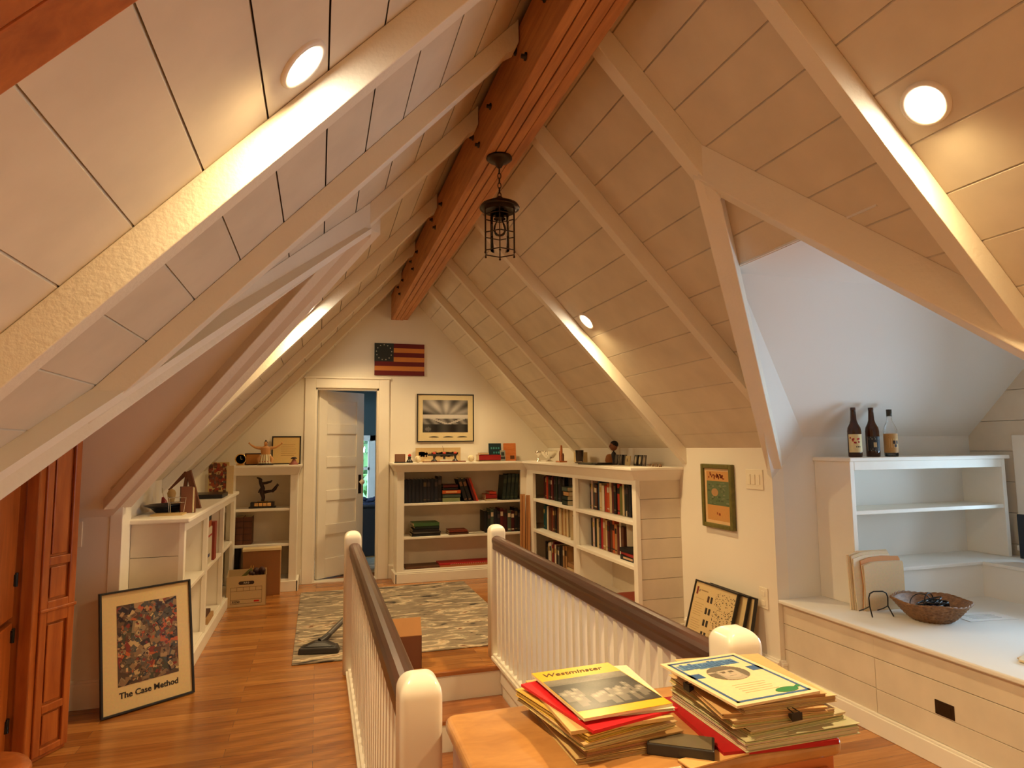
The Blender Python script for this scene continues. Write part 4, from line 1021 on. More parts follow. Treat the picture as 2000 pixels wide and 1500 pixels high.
b = MB(); b.box(-1.0, 5.85, ZB, -.755, 6.2, ZB+.035, srgb(24, 22, 26)); tag(b.build('flat_case', M['vcgloss'], bevel=.004), 'flat black case lying on the far part of the left counter', 'case')
t = thing('painting', 'reddish floral canvas standing at the corner of the left counter', 'painting', (-.87, 6.44, ZB+.001), rz=R(0))
b = MB(); b.box(-.085, 0, 0, .09, .03, .285, srgb(210, 186, 125)); part(b, 'canvas', M['vc'], t)
b = MB(); rg = random.Random(17)
for k in range(170):
    x_, z_ = rg.uniform(-.084, .07), rg.uniform(.001, .26); s_ = rg.uniform(.012, .03)
    pal = rg.choice([(130, 62, 38), (150, 50, 40), (104, 70, 50), (142, 84, 54), (120, 100, 84), (90, 60, 44), (164, 74, 40)])
    b.box(x_, -.0012-.00001*k, z_, min(.089, x_+s_), 0, min(.284, z_+s_), srgb(*pal))
part(b, 'paint_layer', M['vc'], t)
b = MB(); b.box(-.03, -.003, 0, .03, .003, .255, srgb(228, 206, 156)); o = b.build('card', M['vc']); o.location = (-.735, 6.44, ZB); o.location = (-.768, 6.42, ZB+.001); tag(o, 'tall narrow cream card beside the floral canvas', 'card')
# bay contents of left bookcase
b = MB(); b.box(-1.02, 4.36, .5255, -.80, 4.44, .80, srgb(20, 26, 56)); tag(b.build('binder', M['vc'], bevel=.003), 'dark blue binder standing in the nearest bay of the left bookcase', 'binder')
t = thing('magazine_file', 'white magazine file with red bands in the left bookcase', 'box', (-.90, 5.45, .5255))
b = MB(); b.box(-.11, -.12, 0, .115, .14, .27, srgb(214, 204, 180)); b.box(.113, -.121, .20, .1165, .141, .215, srgb(170, 40, 34)); b.box(.113, -.121, .05, .1165, .04, .075, srgb(60, 70, 110)); part(b, 'file_box', M['vc'], t, .003)
b = MB(); b.box(-1.01, 5.33, .797, -.79, 5.58, .845, srgb(176, 88, 34)); tag(b.build('book', M['vc'], bevel=.002), 'orange brown book lying on the white magazine file', 'book')
b = MB(); b.box(-1.01, 5.33, .8455, -.79, 5.57, .89, srgb(28, 36, 40)); tag(b.build('book', M['vc'], bevel=.002), 'dark book topping the white magazine file', 'book')
b = MB(); b.box(-1.0, 5.62, .5255, -.77, 5.72, .82, srgb(150, 60, 44)); tag(b.build('binder', M['vc'], bevel=.003), 'tall reddish binder beside the white magazine file', 'binder')
b = MB(); b.box(-1.0, 5.35, .1005, -.76, 5.62, .14, srgb(190, 150, 100)); b.box(-.98, 5.40, .14, -.78, 5.60, .165, srgb(80, 50, 40)); tag(b.build('paper_pile', M['vc'], bevel=.002), 'low pile of papers on the bottom shelf of the left bookcase', 'papers')

# ------------------------------------------------------------------ file box and carton
t = thing('file_box', 'white cardboard file box with printed form on its front', 'box', (-.60, 6.42, 0), rz=R(4))
W2, DP, HH = .165, .26, .265
b = MB()
cr_ = srgb(206, 178, 132)
b.box(-W2, -.11, 0, W2, -.106, HH, cr_); b.box(-W2, DP-.004, 0, W2, DP, HH, cr_); b.box(-W2, -.11, 0, -W2+.004, DP, HH, cr_); b.box(W2-.004, -.11, 0, W2, DP, HH, cr_); b.box(-W2, -.11, 0, W2, DP, .004, cr_)
part(b, 'carton', M['vc'], t)
b = MB(); ln = srgb(70, 40, 22); y_ = -.1108
def rect(x0, z0, x1, z1, w_=.0025):
    b.box(x0, y_, z0, x1, y_+.0006, z0+w_, ln); b.box(x0, y_, z1-w_, x1, y_+.0006, z1, ln); b.box(x0, y_, z0, x0+w_, y_+.0006, z1, ln); b.box(x1-w_, y_, z0, x1, y_+.0006, z1, ln)
rect(-.13, .025, .13, .17); b.box(-.13, y_, .135, .13, y_+.0006, .1375, ln); b.box(-.13, y_, .06, .13, y_+.0006, .0625, ln)
for k in range(1, 5): b.box(-.13+.052*k, y_, .135, -.1275+.052*k, y_+.0006, .17, ln)
b.prism([(-.05+.015*math.cos(a), .0+.015*math.sin(a)) for a in [PI/2+PI*k/6 for k in range(7)]]+[(.05+.015*math.cos(a), .015*math.sin(a)) for a in [-PI/2+PI*k/6 for k in range(7)]], 0, .0007, srgb(50, 28, 20), Matrix.Translation((0, -.110, .205)) @ Matrix.Rotation(R(90), 4, 'X'))
b.box(.065, y_, .036, .108, y_+.0006, .05, srgb(196, 40, 24))
part(b, 'printed_form', M['vc'], t)
lettering('33250', .026, t, Matrix.Translation((-.085, -.1112, .043)) @ Matrix.Rotation(R(90), 4, 'X'), M['ink'], bold=.0008)
lettering('R/F/3', .022, t, Matrix.Translation((0, -.1115, .205)) @ Matrix.Rotation(R(90), 4, 'X'), M['inkwhite'])
t = thing('clutter', 'green and brown odds and ends sticking out of the file box', 'clutter', (-.60, 6.50, .18), rz=R(4))
b = MB(); b.prism([(-.09, 0), (-.06, .012), (.04, .10), (.03, .125), (.0, .10), (-.08, .03)], -.01, .01, srgb(120, 118, 60), Matrix.Rotation(R(90), 4, 'X')); part(b, 'green_leaf', M['vc'], t)
b = MB()
for k in range(4): b.tube([(.01+.012*k, 0, .02), (.015+.01*k, .0, .12+.02*(k % 2))], .004, 6, srgb(206, 150, 70))
part(b, 'sticks', M['vc'], t)
b = MB(); rg = random.Random(2)
for k in range(14): b.ball((.07+rg.uniform(-.05, .06), rg.uniform(-.02, .05), .05+rg.uniform(0, .06)), rg.uniform(.015, .028), srgb(70, 40, 36), 8)
part(b, 'brown_bundle', M['vc'], t)
b = MB(); b.box(-.15, -.05, 0, .19, .06, .44, srgb(150, 98, 54)); b.box(-.155, -.055, .42, .195, .065, .445, srgb(236, 214, 166)); b.box(.183, -.0508, 0, .1915, .06, .42, srgb(200, 160, 110))
o = b.build('carton', M['vc'], bevel=.003); o.matrix_world = Matrix.Translation((-.52, 6.75, 0)) @ Matrix.Rotation(R(3), 4, 'Z'); tag(o, 'upright brown carton with white lid behind the file box', 'box')

# ------------------------------------------------------------------ The Case Method poster
pw_, phh = .482, .63
nrm = Vector((-.575, .818, 0)); BL = Vector((-1.075, 3.972, 0)) - nrm*.028
ax = Vector((.818, .575, 0)).normalized()
lean = R(9.5)
X_ = ax; Z_ = (Vector((0, 0, 1))*math.cos(lean)+Vector((-.575, .818, 0))*math.sin(lean)).normalized(); Y_ = Z_.cross(X_)
Tm = Matrix(((X_.x, Y_.x, Z_.x, BL.x), (X_.y, Y_.y, Z_.y, BL.y), (X_.z, Y_.z, Z_.z, .002), (0, 0, 0, 1)))
t = thing('framed_poster', 'black framed collage poster titled The Case Method leaning on the floor', 'poster'); t.matrix_world = Tm
frame_parts(t, pw_, phh, .011, M['black'], .022, srgb(224, 200, 148))
b = MB(); rg = random.Random(77)
x0_, x1_, z0_, z1_ = .085, .40, .135, .55
b.box(x0_, -.0132, z0_, x1_, -.012, z1_, srgb(84, 62, 44))
pal = [(60, 42, 34), (110, 84, 60), (140, 110, 78), (176, 142, 100), (200, 172, 124), (134, 50, 36), (84, 82, 76), (74, 76, 76), (96, 88, 74), (150, 120, 84), (120, 96, 70), (44, 30, 26), (96, 60, 40), (190, 96, 50), (150, 130, 100), (72, 70, 50)]
def clipbox(cx, cz, w_, h_, a, y, c_):
    pts = [(cx+(u*w_/2)*math.cos(a)-(v*h_/2)*math.sin(a), cz+(u*w_/2)*math.sin(a)+(v*h_/2)*math.cos(a)) for u, v in ((-1, -1), (1, -1), (1, 1), (-1, 1))]
    pts = [(min(x1_, max(x0_, x)), min(z1_, max(z0_, z))) for x, z in pts]
    b.add([(x, y, z) for x, z in pts], [(0, 1, 2, 3)], c_)
for k in range(420):
    s_ = .065 if k < 120 else .032 if k < 260 else .016
    cx, cz = rg.uniform(x0_+.004, x1_-.004), rg.uniform(z0_+.004, z1_-.004)
    w_, h_, a = s_*rg.uniform(.5, 1.2), s_*rg.uniform(.4, 1), rg.uniform(0, PI)
    c_ = rg.choice(pal); y = -.0133-.0000045*k
    clipbox(cx, cz, w_, h_, a, y, srgb(*c_))
    if k % 3 == 0: clipbox(cx, cz, w_*.7, h_*.6, a, y-.0000022, srgb(*rg.choice(pal)))
part(b, 'collage_print', M['vcgloss'], t)
lettering('The Case Method', .042, t, Matrix.Translation((.243, -.0136, .088)) @ Matrix.Rotation(R(90), 4, 'X'), M['ink'], bold=.0009)

# ------------------------------------------------------------------ pine cupboard on the left
t = thing('pine_cupboard', 'tall reddish pine cupboard with canted panelled side at the left edge', 'cupboard', (-1.21, 3.51, 0))
HC = 1.30
b = MB(); poly = [(.086, .16), (0, 0), (-.04, -.06), (-.6, -.06), (-.6, .46), (-.05, .46)]
HCt = 1.62
b.prism([(x*.985, y*.985+.004) for x, y in poly], 0, HCt, col=(1, 1, 1)); part(b, 'carcass', M['pine'], t, .003)
# panelled side : frame pieces on the canted face
e = Vector((.086, .16, 0)).normalized(); nn = Vector((e.y, -e.x, 0)); Lw = .1816
Tf = Matrix(((e.x, nn.x, 0, 0), (e.y, nn.y, 0, 0), (0, 0, 1, 0), (0, 0, 0, 1)))   # local: x along face, y outward
def fr(b, x0, x1, z0, z1, th=.014): b.box(x0, 0.0, z0, x1, th, z1, T=Tf)
b = MB(); sw = .036
for z0, z1, rails_ in ((.02, .655, (.02, .05, .20, .235, .60, .655)), (.665, HCt, (.665, .70, .86, .90, 1.56, HCt))):
    fr(b, 0, sw, z0, z1); fr(b, Lw-sw, Lw, z0, z1)
    for i in range(0, 6, 2): fr(b, sw, Lw-sw, rails_[i], rails_[i+1])
part(b, 'side_frame', M['pine'], t, .004)
b = MB()
for z0, z1 in ((.06, .19), (.245, .59), (.71, .85), (.91, 1.55)): fr(b, sw+.014, Lw-sw-.014, z0, z1, .007)
part(b, 'side_panel', M['pine'], t, .004)
b = MB(); fr(b, -.004, Lw+.006, .652, .668, .02); part(b, 'waist_moulding', M['pine'], t, .004)
b = MB(); b.box(-.05, -.065, 0, .004, -.0, HCt, T=Matrix.Identity(4)); part(b, 'corner_post', M['pine'], t, .006)
hg = Vector((-.075, -.085, 0))
# open door
dT = Matrix.Translation(hg) @ Matrix.Rotation(R(-84), 4, 'Z')
b = MB(); b.box(0, -.011, .03, .46, .011, .64); lo_ = part(b, 'lower_door', M['pine'], t, .004, T=dT)
b = MB(); b.box(0, -.011, .665, .46, .011, HCt-.03); up_ = part(b, 'upper_door', M['pine'], t, .004, T=dT)
b = MB(); b.lathe([(.008, 0), (.008, .012), (.016, .022), (.014, .03), (.0001, .033)], 14, Matrix.Translation((.40, .011, .54)) @ Matrix.Rotation(R(-90), 4, 'X')); part(b, 'door_knob', M['brass'], lo_)
for z_, par in ((.18, lo_), (.56, lo_), (.80, up_)):
    b = MB(); b.box(-.02, -.016, z_, .022, .016, z_+.05); b.lathe([(.008, z_-.005), (.008, z_+.055)], 10, Matrix.Translation((-.0, .014, 0))); part(b, 'hinge', M['blackmetal'], par)
# round wooden seat at the bottom left corner
t = thing('stool', 'rounded orange wooden stool top at the bottom left corner', 'stool', (-.985, 2.36, 0))
b = MB(); b.lathe([(.0001, .415), (.15, .415), (.168, .422), (.172, .432), (.165, .444), (.14, .449), (.0001, .446)], 40); part(b, 'seat', M['pine'], t)
for k in range(4):
    a = PI/4+PI/2*k; b = MB(); b.tube([(.10*math.cos(a), .10*math.sin(a), .416), (.15*math.cos(a), .15*math.sin(a), 0)], [.015, .019], 10); part(b, 'leg', M['mapleedge'], t)
# light switch on left dormer wall
t = thing('light_switch', 'ivory light switch plate beside the pine cupboard', 'light switch', (-1.30, LC, .86))
b = MB(); b.box(-.06, -.006, 0, .06, 0, .14); part(b, 'plate', M['plastic'], t, .003)
b = MB(); b.box(-.018, -.011, .035, .018, -.005, .105); part(b, 'rocker', M['plastic'], t, .002)

# ------------------------------------------------------------------ stair balustrade
def arch_newel(x, y, w_, zt, z0, label):
    t = thing('newel_post', label, 'newel post', (x, y, z0), group='white newel posts of the stair')
    h = zt-z0; b = MB(); hw = w_/2
    # rounded pillow top: stacked shrinking rings of square with an arched profile
    n = 9; rings = []
    def ring(s, z):
        q = []
        for k in range(48):
            a = 2*PI*k/48; ca, sa = math.cos(a), math.sin(a); m_ = (abs(ca)**10+abs(sa)**10)**(1/10); q.append((s*ca/m_, s*sa/m_, z))
        return q
    prof = [(hw*1.0, 0), (hw, h-.050)]+[(hw*(1-(1-math.cos(a))*.93), h-.050+.050*math.sin(a)**.9) for a in [PI/2*k/12 for k in range(1, 13)]]
    vs = []; fs = []
    for s_, z_ in prof: vs += ring(s_, z_)
    for i in range(len(prof)-1):
        for k in range(48): fs.append((i*48+k, i*48+(k+1) % 48, (i+1)*48+(k+1) % 48, (i+1)*48+k))
    fs.append(tuple(range(47, -1, -1))); fs.append(tuple(range((len(prof)-1)*48, len(prof)*48)))
    b.add(vs, fs, (1, 1, 1), True)
    part(b, 'post', M['newel'], t)
    return t
NL, NR = .240, 1.145
arch_newel(NL-.02, 4.29, .105, .865, 0, 'white newel post at the far end of the left stair railing')
arch_newel(NR+.02, 4.29, .105, .865, 0, 'white newel post at the far end of the right stair railing')
arch_newel(NL, 1.60, .100, .857, 0, 'large white newel post in front of the left railing, beside the chest')
arch_newel(NR+.02, 1.665, .112, .865, 0, 'white newel post half hidden behind the right pile of papers')
def railing(x, xb, label, hand):
    t = thing('stair_railing', label, 'railing', (x, 2.9, 0), group='white balustrades with dark handrails')
    y0, y1 = 1.66+(.07 if hand > 0 else 0), 4.24
    prof = [(a_, z_-.032) for a_, z_ in [(-.031, .745), (-.031, .775), (-.036, .790), (-.036, .806), (-.028, .818), (-.016, .825), (.0, .828), (.016, .825), (.028, .818), (.036, .806), (.036, .790), (.031, .775), (.031, .745), (.024, .738), (-.024, .738)]]
    b = MB(); n = len(prof)
    b.add([(px_, y0-2.9, pz_2) for px_, pz_2 in prof]+[(px_, y1-2.9, pz_2) for px_, pz_2 in prof], [tuple(range(n)), tuple(range(2*n-1, n-1, -1))]+[(i, n+i, n+(i+1) % n, (i+1) % n) for i in range(n)])
    part(b, 'handrail', M['rail'], t, .002, 'dark brown polished handrail')
    b = MB(); b.box(-.045, y0-2.9, 0, .045, y1-2.9, .022); b.box(-.032, y0-2.9, .022, .032, y1-2.9, .036); part(b, 'base_shoe', M['white'], t, .004)
    nb = 28
    src = None
    for k in range(nb):
        y = y0+(y1-y0)*(k+.7)/(nb+.4)-2.9
        if src is None:
            bb = MB(); bb.box(-.0165, -.0165, .034, .0165, .0165, .710); src = part(bb, 'baluster', M['newel'], t, .002); src.location = (0, y, 0)
        else:
            o = src.copy(); COL.objects.link(o); o.parent = t; o.location = (0, y, 0)
    return t
railing(NL-.01, 0, 'left stair railing with white balusters and dark handrail', -1)
railing(NR+.01, 0, 'right stair railing with white balusters and dark handrail', 1)

# stairs descending toward the viewer, inside walls of the stairwell
st = thing('staircase', 'wooden staircase with white risers going down between the railings', 'staircase', (.69, SY1, 0))
for k in range(7):
    z_ = -.185*k; y_ = -.26*k
    if k == 0:
        b = MB(); b.box(SX0-.69+.001, -.035, -.03, SX1-.69-.001, .0-.001, .002); part(b, 'nosing', M['tread'], st, .008)
    else:
        b = MB(); b.box(SX0-.69+.001, y_-.03, z_-.03, SX1-.69-.001, y_+.262, z_); part(b, 'tread', M['tread'], st, .008)
    b = MB(); b.box(SX0-.69+.001, y_-.012, z_-.185, SX1-.69-.001, y_-.0, z_-.03); part(b, 'riser', M['white'], st)
w = MB(); w.box(SX0-.05, SY0-.1, -2.2, SX0, SY1+.1, -.03); w.box(SX1, SY0-.1, -2.2, SX1+.05, SY1+.1, -.03); w.box(SX0, SY0-.1, -2.2, SX1, SY0, -.03); w.box(SX0, SY1, -2.2, SX1, SY1+.05, -.03)
w.box(SX0, SY0, -2.3, SX1, SY1, -2.2)
struct(w.build('wall_stairwell', M['wall']))
w = MB(); w.box(SX0-.001, SY0, -.11, SX0+.012, SY1, .0); w.box(SX1-.012, SY0, -.11, SX1+.001, SY1, .0); struct(w.build('trim_3', M['white']))

# cardboard box at stair top
t = thing('cardboard_box', 'open brown cardboard box on the floor behind the left railing', 'box', (.545, 4.22, 0), rz=R(-2))
b = MB(); w_, d_, h_ = .105, .20, .20
for q in ((-w_, 0, 0, w_, .004, h_), (-w_, d_-.004, 0, w_, d_, h_), (-w_, 0, 0, -w_+.004, d_, h_), (w_-.004, 0, 0, w_, d_, h_), (-w_, 0, 0, w_, d_, .004)): b.box(*q)
part(b, 'carton', M['darkcard'], t)
b = MB(); b.hexa([(-w_, 0, h_), (w_, 0, h_), (w_, .004, h_), (-w_, .004, h_)], [(-w_, .06, h_+.10), (w_, .06, h_+.10), (w_, .064, h_+.10), (-w_, .064, h_+.10)])
b.hexa([(-w_, .0, h_-.0), (w_, 0, h_), (w_, d_, h_), (-w_, d_, h_)], [(-w_, .0, h_+.004), (w_, 0, h_+.004), (w_, d_, h_+.004), (-w_, d_, h_+.004)])
part(b, 'flap', M['card'], t)

# ------------------------------------------------------------------ rug and vacuum
b = MB(); b.box(-.80, -1.08, .0, .80, 1.08, .010)
o = b.build('rug', M['rug'], bevel=.004); o.location = (.66, 5.60, 0); tag(o, 'patterned beige and brown rug on the floor in front of the door', 'rug')
t = thing('vacuum_cleaner', 'dark vacuum cleaner floor head with grey wand lying on the rug', 'vacuum cleaner', (.03, 4.72, .0105), rz=R(-10))
b = MB()
b.hexa([(-.135, -.05, 0), (.135, -.05, 0), (.135, .05, 0), (-.135, .05, 0)], [(-.13, -.045, .04), (.13, -.045, .04), (.115, .05, .045), (-.115, .05, .045)])
b.hexa([(-.12, -.03, .04), (.12, -.03, .04), (.11, .05, .04), (-.11, .05, .04)], [(-.035, .0, .07), (.035, .0, .07), (.035, .06, .07), (-.035, .06, .07)])
part(b, 'floor_head', M['vac'], t, .008)
b = MB(); b.tube([(0, .03, .06), (.03, .06, .075), (.05, .09, .09)], [.026, .024, .02], 12); part(b, 'neck', M['vac'], t)
b = MB(); b.tube([(.04, .08, .085), (.18, .22, .20), (.32, .34, .33)], [.019, .018, .018], 12); part(b, 'wand', M['vacgrey'], t)

# ------------------------------------------------------------------ right knee wall pieces
t = thing('framed_print', 'green framed small print hanging on the right knee wall', 'picture', (KR, 3.944, .835), rz=R(-90))
w_, h_ = .345, .423
b = MB(); fw_ = .03
b.box(0, -.03, 0, fw_, 0, h_); b.box(w_-fw_, -.03, 0, w_, 0, h_); b.box(fw_, -.03, 0, w_-fw_, 0, fw_); b.box(fw_, -.03, h_-fw_, w_-fw_, 0, h_); part(b, 'frame', M['green'], t, .005)
b = MB(); b.box(fw_-.001, -.016, fw_-.001, w_-fw_+.001, -.002, h_-fw_+.001, srgb(226, 190, 140)); part(b, 'mat_board', M['vc'], t)
b = MB(); y_ = -.0165
b.box(.052, y_, .05, w_-.045, -.016, .375, srgb(204, 150, 86))
b.box(.055, y_-.0003, .15, w_-.045, -.016, .31, srgb(96, 112, 78))
rg = random.Random(8)
for k in range(60):
    x_, z_ = rg.uniform(.06, w_-.07), rg.uniform(.155, .295); b.box(x_, y_-.0006-.000003*k, z_, x_+rg.uniform(.01, .03), -.016, z_+rg.uniform(.003, .012), srgb(*rg.choice([(80, 98, 66), (112, 124, 92), (126, 130, 100), (70, 84, 60)])))
b.lathe([(.035, 0), (.035, .0012)], 16, Matrix.Translation((.145, -.0165, .235)) @ Matrix.Rotation(R(90), 4, 'X') @ Matrix.Diagonal((1.1, .75, 1, 1)), srgb(176, 136, 90))
for k in range(22):
    x_ = .07+rg.uniform(0, .17); z_ = .325+rg.uniform(-.005, .03); b.box(x_, y_-.0009, z_, x_+rg.uniform(.006, .02), -.016, z_+rg.uniform(.008, .02), srgb(130, 52, 24))
b.box(.16, y_-.0004, .09, .17, -.016, .105, srgb(140, 60, 26)); b.box(.18, y_-.0004, .085, .20, -.016, .10, srgb(140, 60, 26))
part(b, 'print', M['vc'], t)
t = thing('switch_plate', 'ivory plate with three rocker switches near the dormer corner', 'light switch', (KR, 3.48, 1.112), rz=R(-90))
b = MB(); b.box(0, -.007, 0, .163, 0, .122); part(b, 'plate', M['plastic'], t, .003)
for k in range(3):
    b = MB(); b.box(.022+.044*k, -.012, .03, .05+.044*k, -.006, .092); part(b, 'rocker', M['plastic'], t, .002)
t = thing('wall_outlet', 'ivory electrical outlet low on the right knee wall', 'outlet', (KR, 3.40, .41), rz=R(-90))
b = MB(); b.box(0, -.007, 0, .078, 0, .125); part(b, 'plate', M['plastic'], t, .003)
for k in range(2):
    b = MB(); b.box(.022, -.010, .018+.055*k, .056, -.006, .05+.055*k); part(b, 'socket', M['plastic'], t, .002)

# frames leaning on the right knee wall
def leanframe(y0, y1, xb, h, lean_deg, label, depth=.02):
    t = thing('framed_poster', label, 'poster', (xb, y1, .001), group='black frames leaning on the right knee wall')
    T = Matrix.Translation((xb, y1, .001)) @ Matrix.Rotation(R(lean_deg), 4, 'Y') @ Matrix.Rotation(R(-90), 4, 'Z')
    t.matrix_world = T; frame_parts(t, y1-y0, h, .010, M['black'], depth, srgb(214, 190, 140)); return t
t = leanframe(3.50, 3.97, 2.365, .49, 17, 'black framed sheet of small pictures and signatures leaning at the knee wall')
b = MB(); rg = random.Random(13); y_ = -.0115
for k in range(5):
    for j in range(2):
        bb = MB(); bb.box(.165+.035*j, y_, .07+.075*k, .187+.035*j, -.011, .11+.075*k, srgb(*rg.choice([(70, 40, 30), (40, 34, 30), (130, 70, 50), (60, 50, 40)]))); part(bb, 'small_picture', M['vc'], t)
b.box(.03, y_, .40, .05, -.011, .45, srgb(120, 40, 36)); b.box(.06, y_, .42, .068, -.011, .435, srgb(60, 50, 40))
for k in range(22):
    if k % 7 != 6: b.box(.035, y_, .06+.015*k, .035+rg.uniform(.08, .11), -.011, .063+.015*k, srgb(176, 150, 106))
b.box(.08, y_, .43, .16, -.011, .437, srgb(150, 124, 86))
for k in range(420):
    x_, z_ = rg.uniform(.245, .445), rg.uniform(.03, .45); b.box(x_, y_, z_, x_+rg.uniform(.002, .010), -.011, z_+rg.uniform(.002, .008), srgb(*rg.choice([(60, 44, 34), (96, 72, 52), (44, 34, 28)])))
part(b, 'printed_sheet', M['vc'], t)['kind'] = 'stuff'
leanframe(3.43, 3.90, 2.405, .48, 15.5, 'black edged frame directly behind the signature sheet')
leanframe(3.385, 3.86, 2.445, .475, 12.5, 'black edged frame closest to the knee wall')

# ------------------------------------------------------------------ window seat in the right dormer
XS, ZS = 2.60, .49
ws = thing('window_seat', 'long white built in window seat with drawers in the blue dormer', 'window seat', (XS, 2.0, 0))
bxw(ws, 'seat_top', M['plaster'], [(XS-.03, 1.0, ZS-.022, XG, CY, ZS)], .006)
b = MB(); inv = ws.matrix_world.inverted()
yd = 2.60
for z0, z1 in ((.095, .21), (.213, .352), (.355, ZS-.022)):
    b.box(XS, yd+.002, z0, XS+.02, CY, z1, T=inv)
b.box(XS, 1.0, .355, XS+.02, yd+.002, ZS-.022, T=inv)
part(b, 'front_panel', M['board'], ws, .001)
bxw(ws, 'front_backing', M['gap'], [(XS+.014, 1.0, .09, XS+.03, CY, ZS-.03)], 0)
for y0, y1 in ((1.82, yd-.002), (1.02, 1.815)):
    dr = bxw(ws, 'drawer', M['board'], [(XS-.001, y0, .098, XS+.02, y1, .208), (XS-.001, y0, .2105, XS+.02, y1, .352)], .001)
    b = MB(); inv2 = inv
    ym = (y0+y1)/2+.03
    b.box(XS-.004, ym-.045, .215, XS-.0005, ym+.045, .275, T=inv); b.box(XS-.0055, ym-.03, .225, XS-.0035, ym+.03, .262, T=inv)
    h_ = b.build('drawer_pull', M['iron'], bevel=.001); h_.parent = dr; h_['label'] = 'dark bronze recessed pull'
bxw(ws, 'baseboard', M['white'], [(XS-.018, 1.0, 0, XS+.02, CY, .085), (XS-.010, 1.0, .085, XS+.02, CY, .096)], .003)
lg = thing('ledge', 'raised white ledge running behind the window seat', 'ledge', (3.3, 2.9, ZS))
bxw(lg, 'ledge_top', M['plaster'], [(2.907, 2.91, .672, XG, CY-.001, .692), (3.74, 1.0, .672, XG, 2.91, .692)], .004)
bxw(lg, 'ledge_front', M['plaster'], [(2.907, 2.925, ZS, 3.76, 2.94, .672), (3.755, 1.0, ZS, 3.77, 2.94, .672)], .0)
db = thing('bookcase', 'empty pale bookcase with two compartments standing in the blue dormer', 'bookcase', (2.87, 2.97, .692))
XB0, XB1, YB = 2.875, 4.06, 2.965
bxw(db, 'side_panel', M['white'], [(XB0, YB, ZS, XB0+.03, CY-.001, 1.285)])
bxw(db, 'side_panel', M['white'], [(XB1-.03, YB, .6925, XB1, CY-.001, 1.285)])
bxw(db, 'back_panel', M['plaster'], [(XB0+.03, CY-.015, .6925, XB1-.03, CY-.002, 1.285)], 0)
bxw(db, 'shelf', M['white'], [(XB0+.03, YB+.005, .985, XB1-.03, CY-.015, 1.008)])
bxw(db, 'face_rail', M['white'], [(XB0+.03, YB, 1.235, XB1-.03, YB+.02, 1.285)])
bxw(db, 'top', M['white'], [(XB0-.012, YB-.018, 1.285, XB1+.02, CY-.001, 1.308)], .004)
# bottles
def bottle(x, label, kind):
    t = thing('bottle', label, 'bottle', (x, 3.03, 1.308), group='empty bottles on the dormer bookcase')
    if kind < 2:
        b = MB(); b.lathe([(.0001, 0), (.034, 0), (.037, .005), (.037, .15), (.034, .17), (.022, .195), (.0165, .215), (.0135, .27), (.0145, .272), (.0145, .288), (.0001, .288)], 28); part(b, 'glass_body', M['amber'], t)
    else:
        b = MB(); b.lathe([(.0001, 0), (.034, 0), (.037, .005), (.037, .155), (.03, .18), (.015, .21), (.0135, .225), (.0135, .265), (.011, .265), (.011, .226), (.0125, .208), (.028, .176), (.0345, .153), (.0345, .006), (.0001, .004)], 28); part(b, 'glass_body', M['glass'], t)
        b = MB(); b.lathe([(.0001, .238), (.0148, .238), (.0152, .278), (.0001, .279)], 20, col=srgb(62, 56, 40)); part(b, 'stopper', M['vc'], t)
    z0, z1 = ((.028, .132), (.034, .118), (.022, .135))[kind]
    c0 = ((226, 204, 150), (34, 40, 46), (196, 150, 86))[kind]
    b = MB(); rr = .0375; n = 20; a0, a1 = ((-190, -50), (-182, -55), (-235, -40))[kind]
    vs = []
    for k in range(n+1):
        a = R(a0+(a1-a0)*k/n); vs += [(rr*math.cos(a), rr*math.sin(a), z0), (rr*math.cos(a), rr*math.sin(a), z1)]
    b.add(vs, [(2*k, 2*k+2, 2*k+3, 2*k+1) for k in range(n)], srgb(*c0), True)
    rg = random.Random(kind)
    def patch(aa0, aa1, zz0, zz1, c_, r2=.0378):
        aa0 -= 50; aa1 -= 50
        vs = []; m_ = 4
        for k in range(m_+1):
            a = R(aa0+(aa1-aa0)*k/m_); vs += [(r2*math.cos(a), r2*math.sin(a), zz0), (r2*math.cos(a), r2*math.sin(a), zz1)]
        b.add(vs, [(2*k, 2*k+2, 2*k+3, 2*k+1) for k in range(m_)], srgb(*c_))
    if kind == 0:
        for k in range(9): a = -95+rg.uniform(-35, 40); z = z0+.05+rg.uniform(-.01, .03); patch(a, a+14, z, z+.010, rg.choice([(176, 30, 30), (190, 60, 40), (140, 24, 34)]), .0378+.00002*k)
        for k in range(3): patch(-75+14*k, -66+14*k, z0+.028, z0+.036, (60, 50, 40))
    elif kind == 1:
        patch(-130, -2, z1-.006, z1-.002, (190, 186, 170)); patch(-130, -2, z0+.002, z0+.006, (190, 186, 170)); patch(-130, -127, z0, z1, (190, 186, 170)); patch(-115, -10, z1-.018, z1-.01, (150, 150, 140)); patch(-105, -20, z0+.018, z1-.024, (20, 40, 50)); patch(-78, -52, z0+.022, z1-.034, (196, 170, 125), .038); patch(-110, -15, z0+.008, z0+.015, (130, 110, 100))
    else:
        patch(-140, 8, z1-.012, z1-.009, (150, 100, 50)); patch(-140, 8, z1-.024, z1-.021, (150, 100, 50)); patch(-70, -48, z0+.052, z0+.072, (50, 36, 26)); patch(-42, -20, z0+.052, z0+.072, (60, 44, 30)); patch(-58, -34, z0+.034, z0+.05, (50, 36, 50)); patch(-100, -20, z0+.03, z1-.03, (222, 196, 140), .0377)
    part(b, 'paper_label', M['vc'], t)
bottle(2.985, 'brown beer bottle with cream label, left of three on the dormer bookcase', 0)
bottle(3.115, 'dark brown bottle with black label, middle of three on the dormer bookcase', 1)
bottle(3.25, 'clear glass bottle with dark cap, right of three on the dormer bookcase', 2)
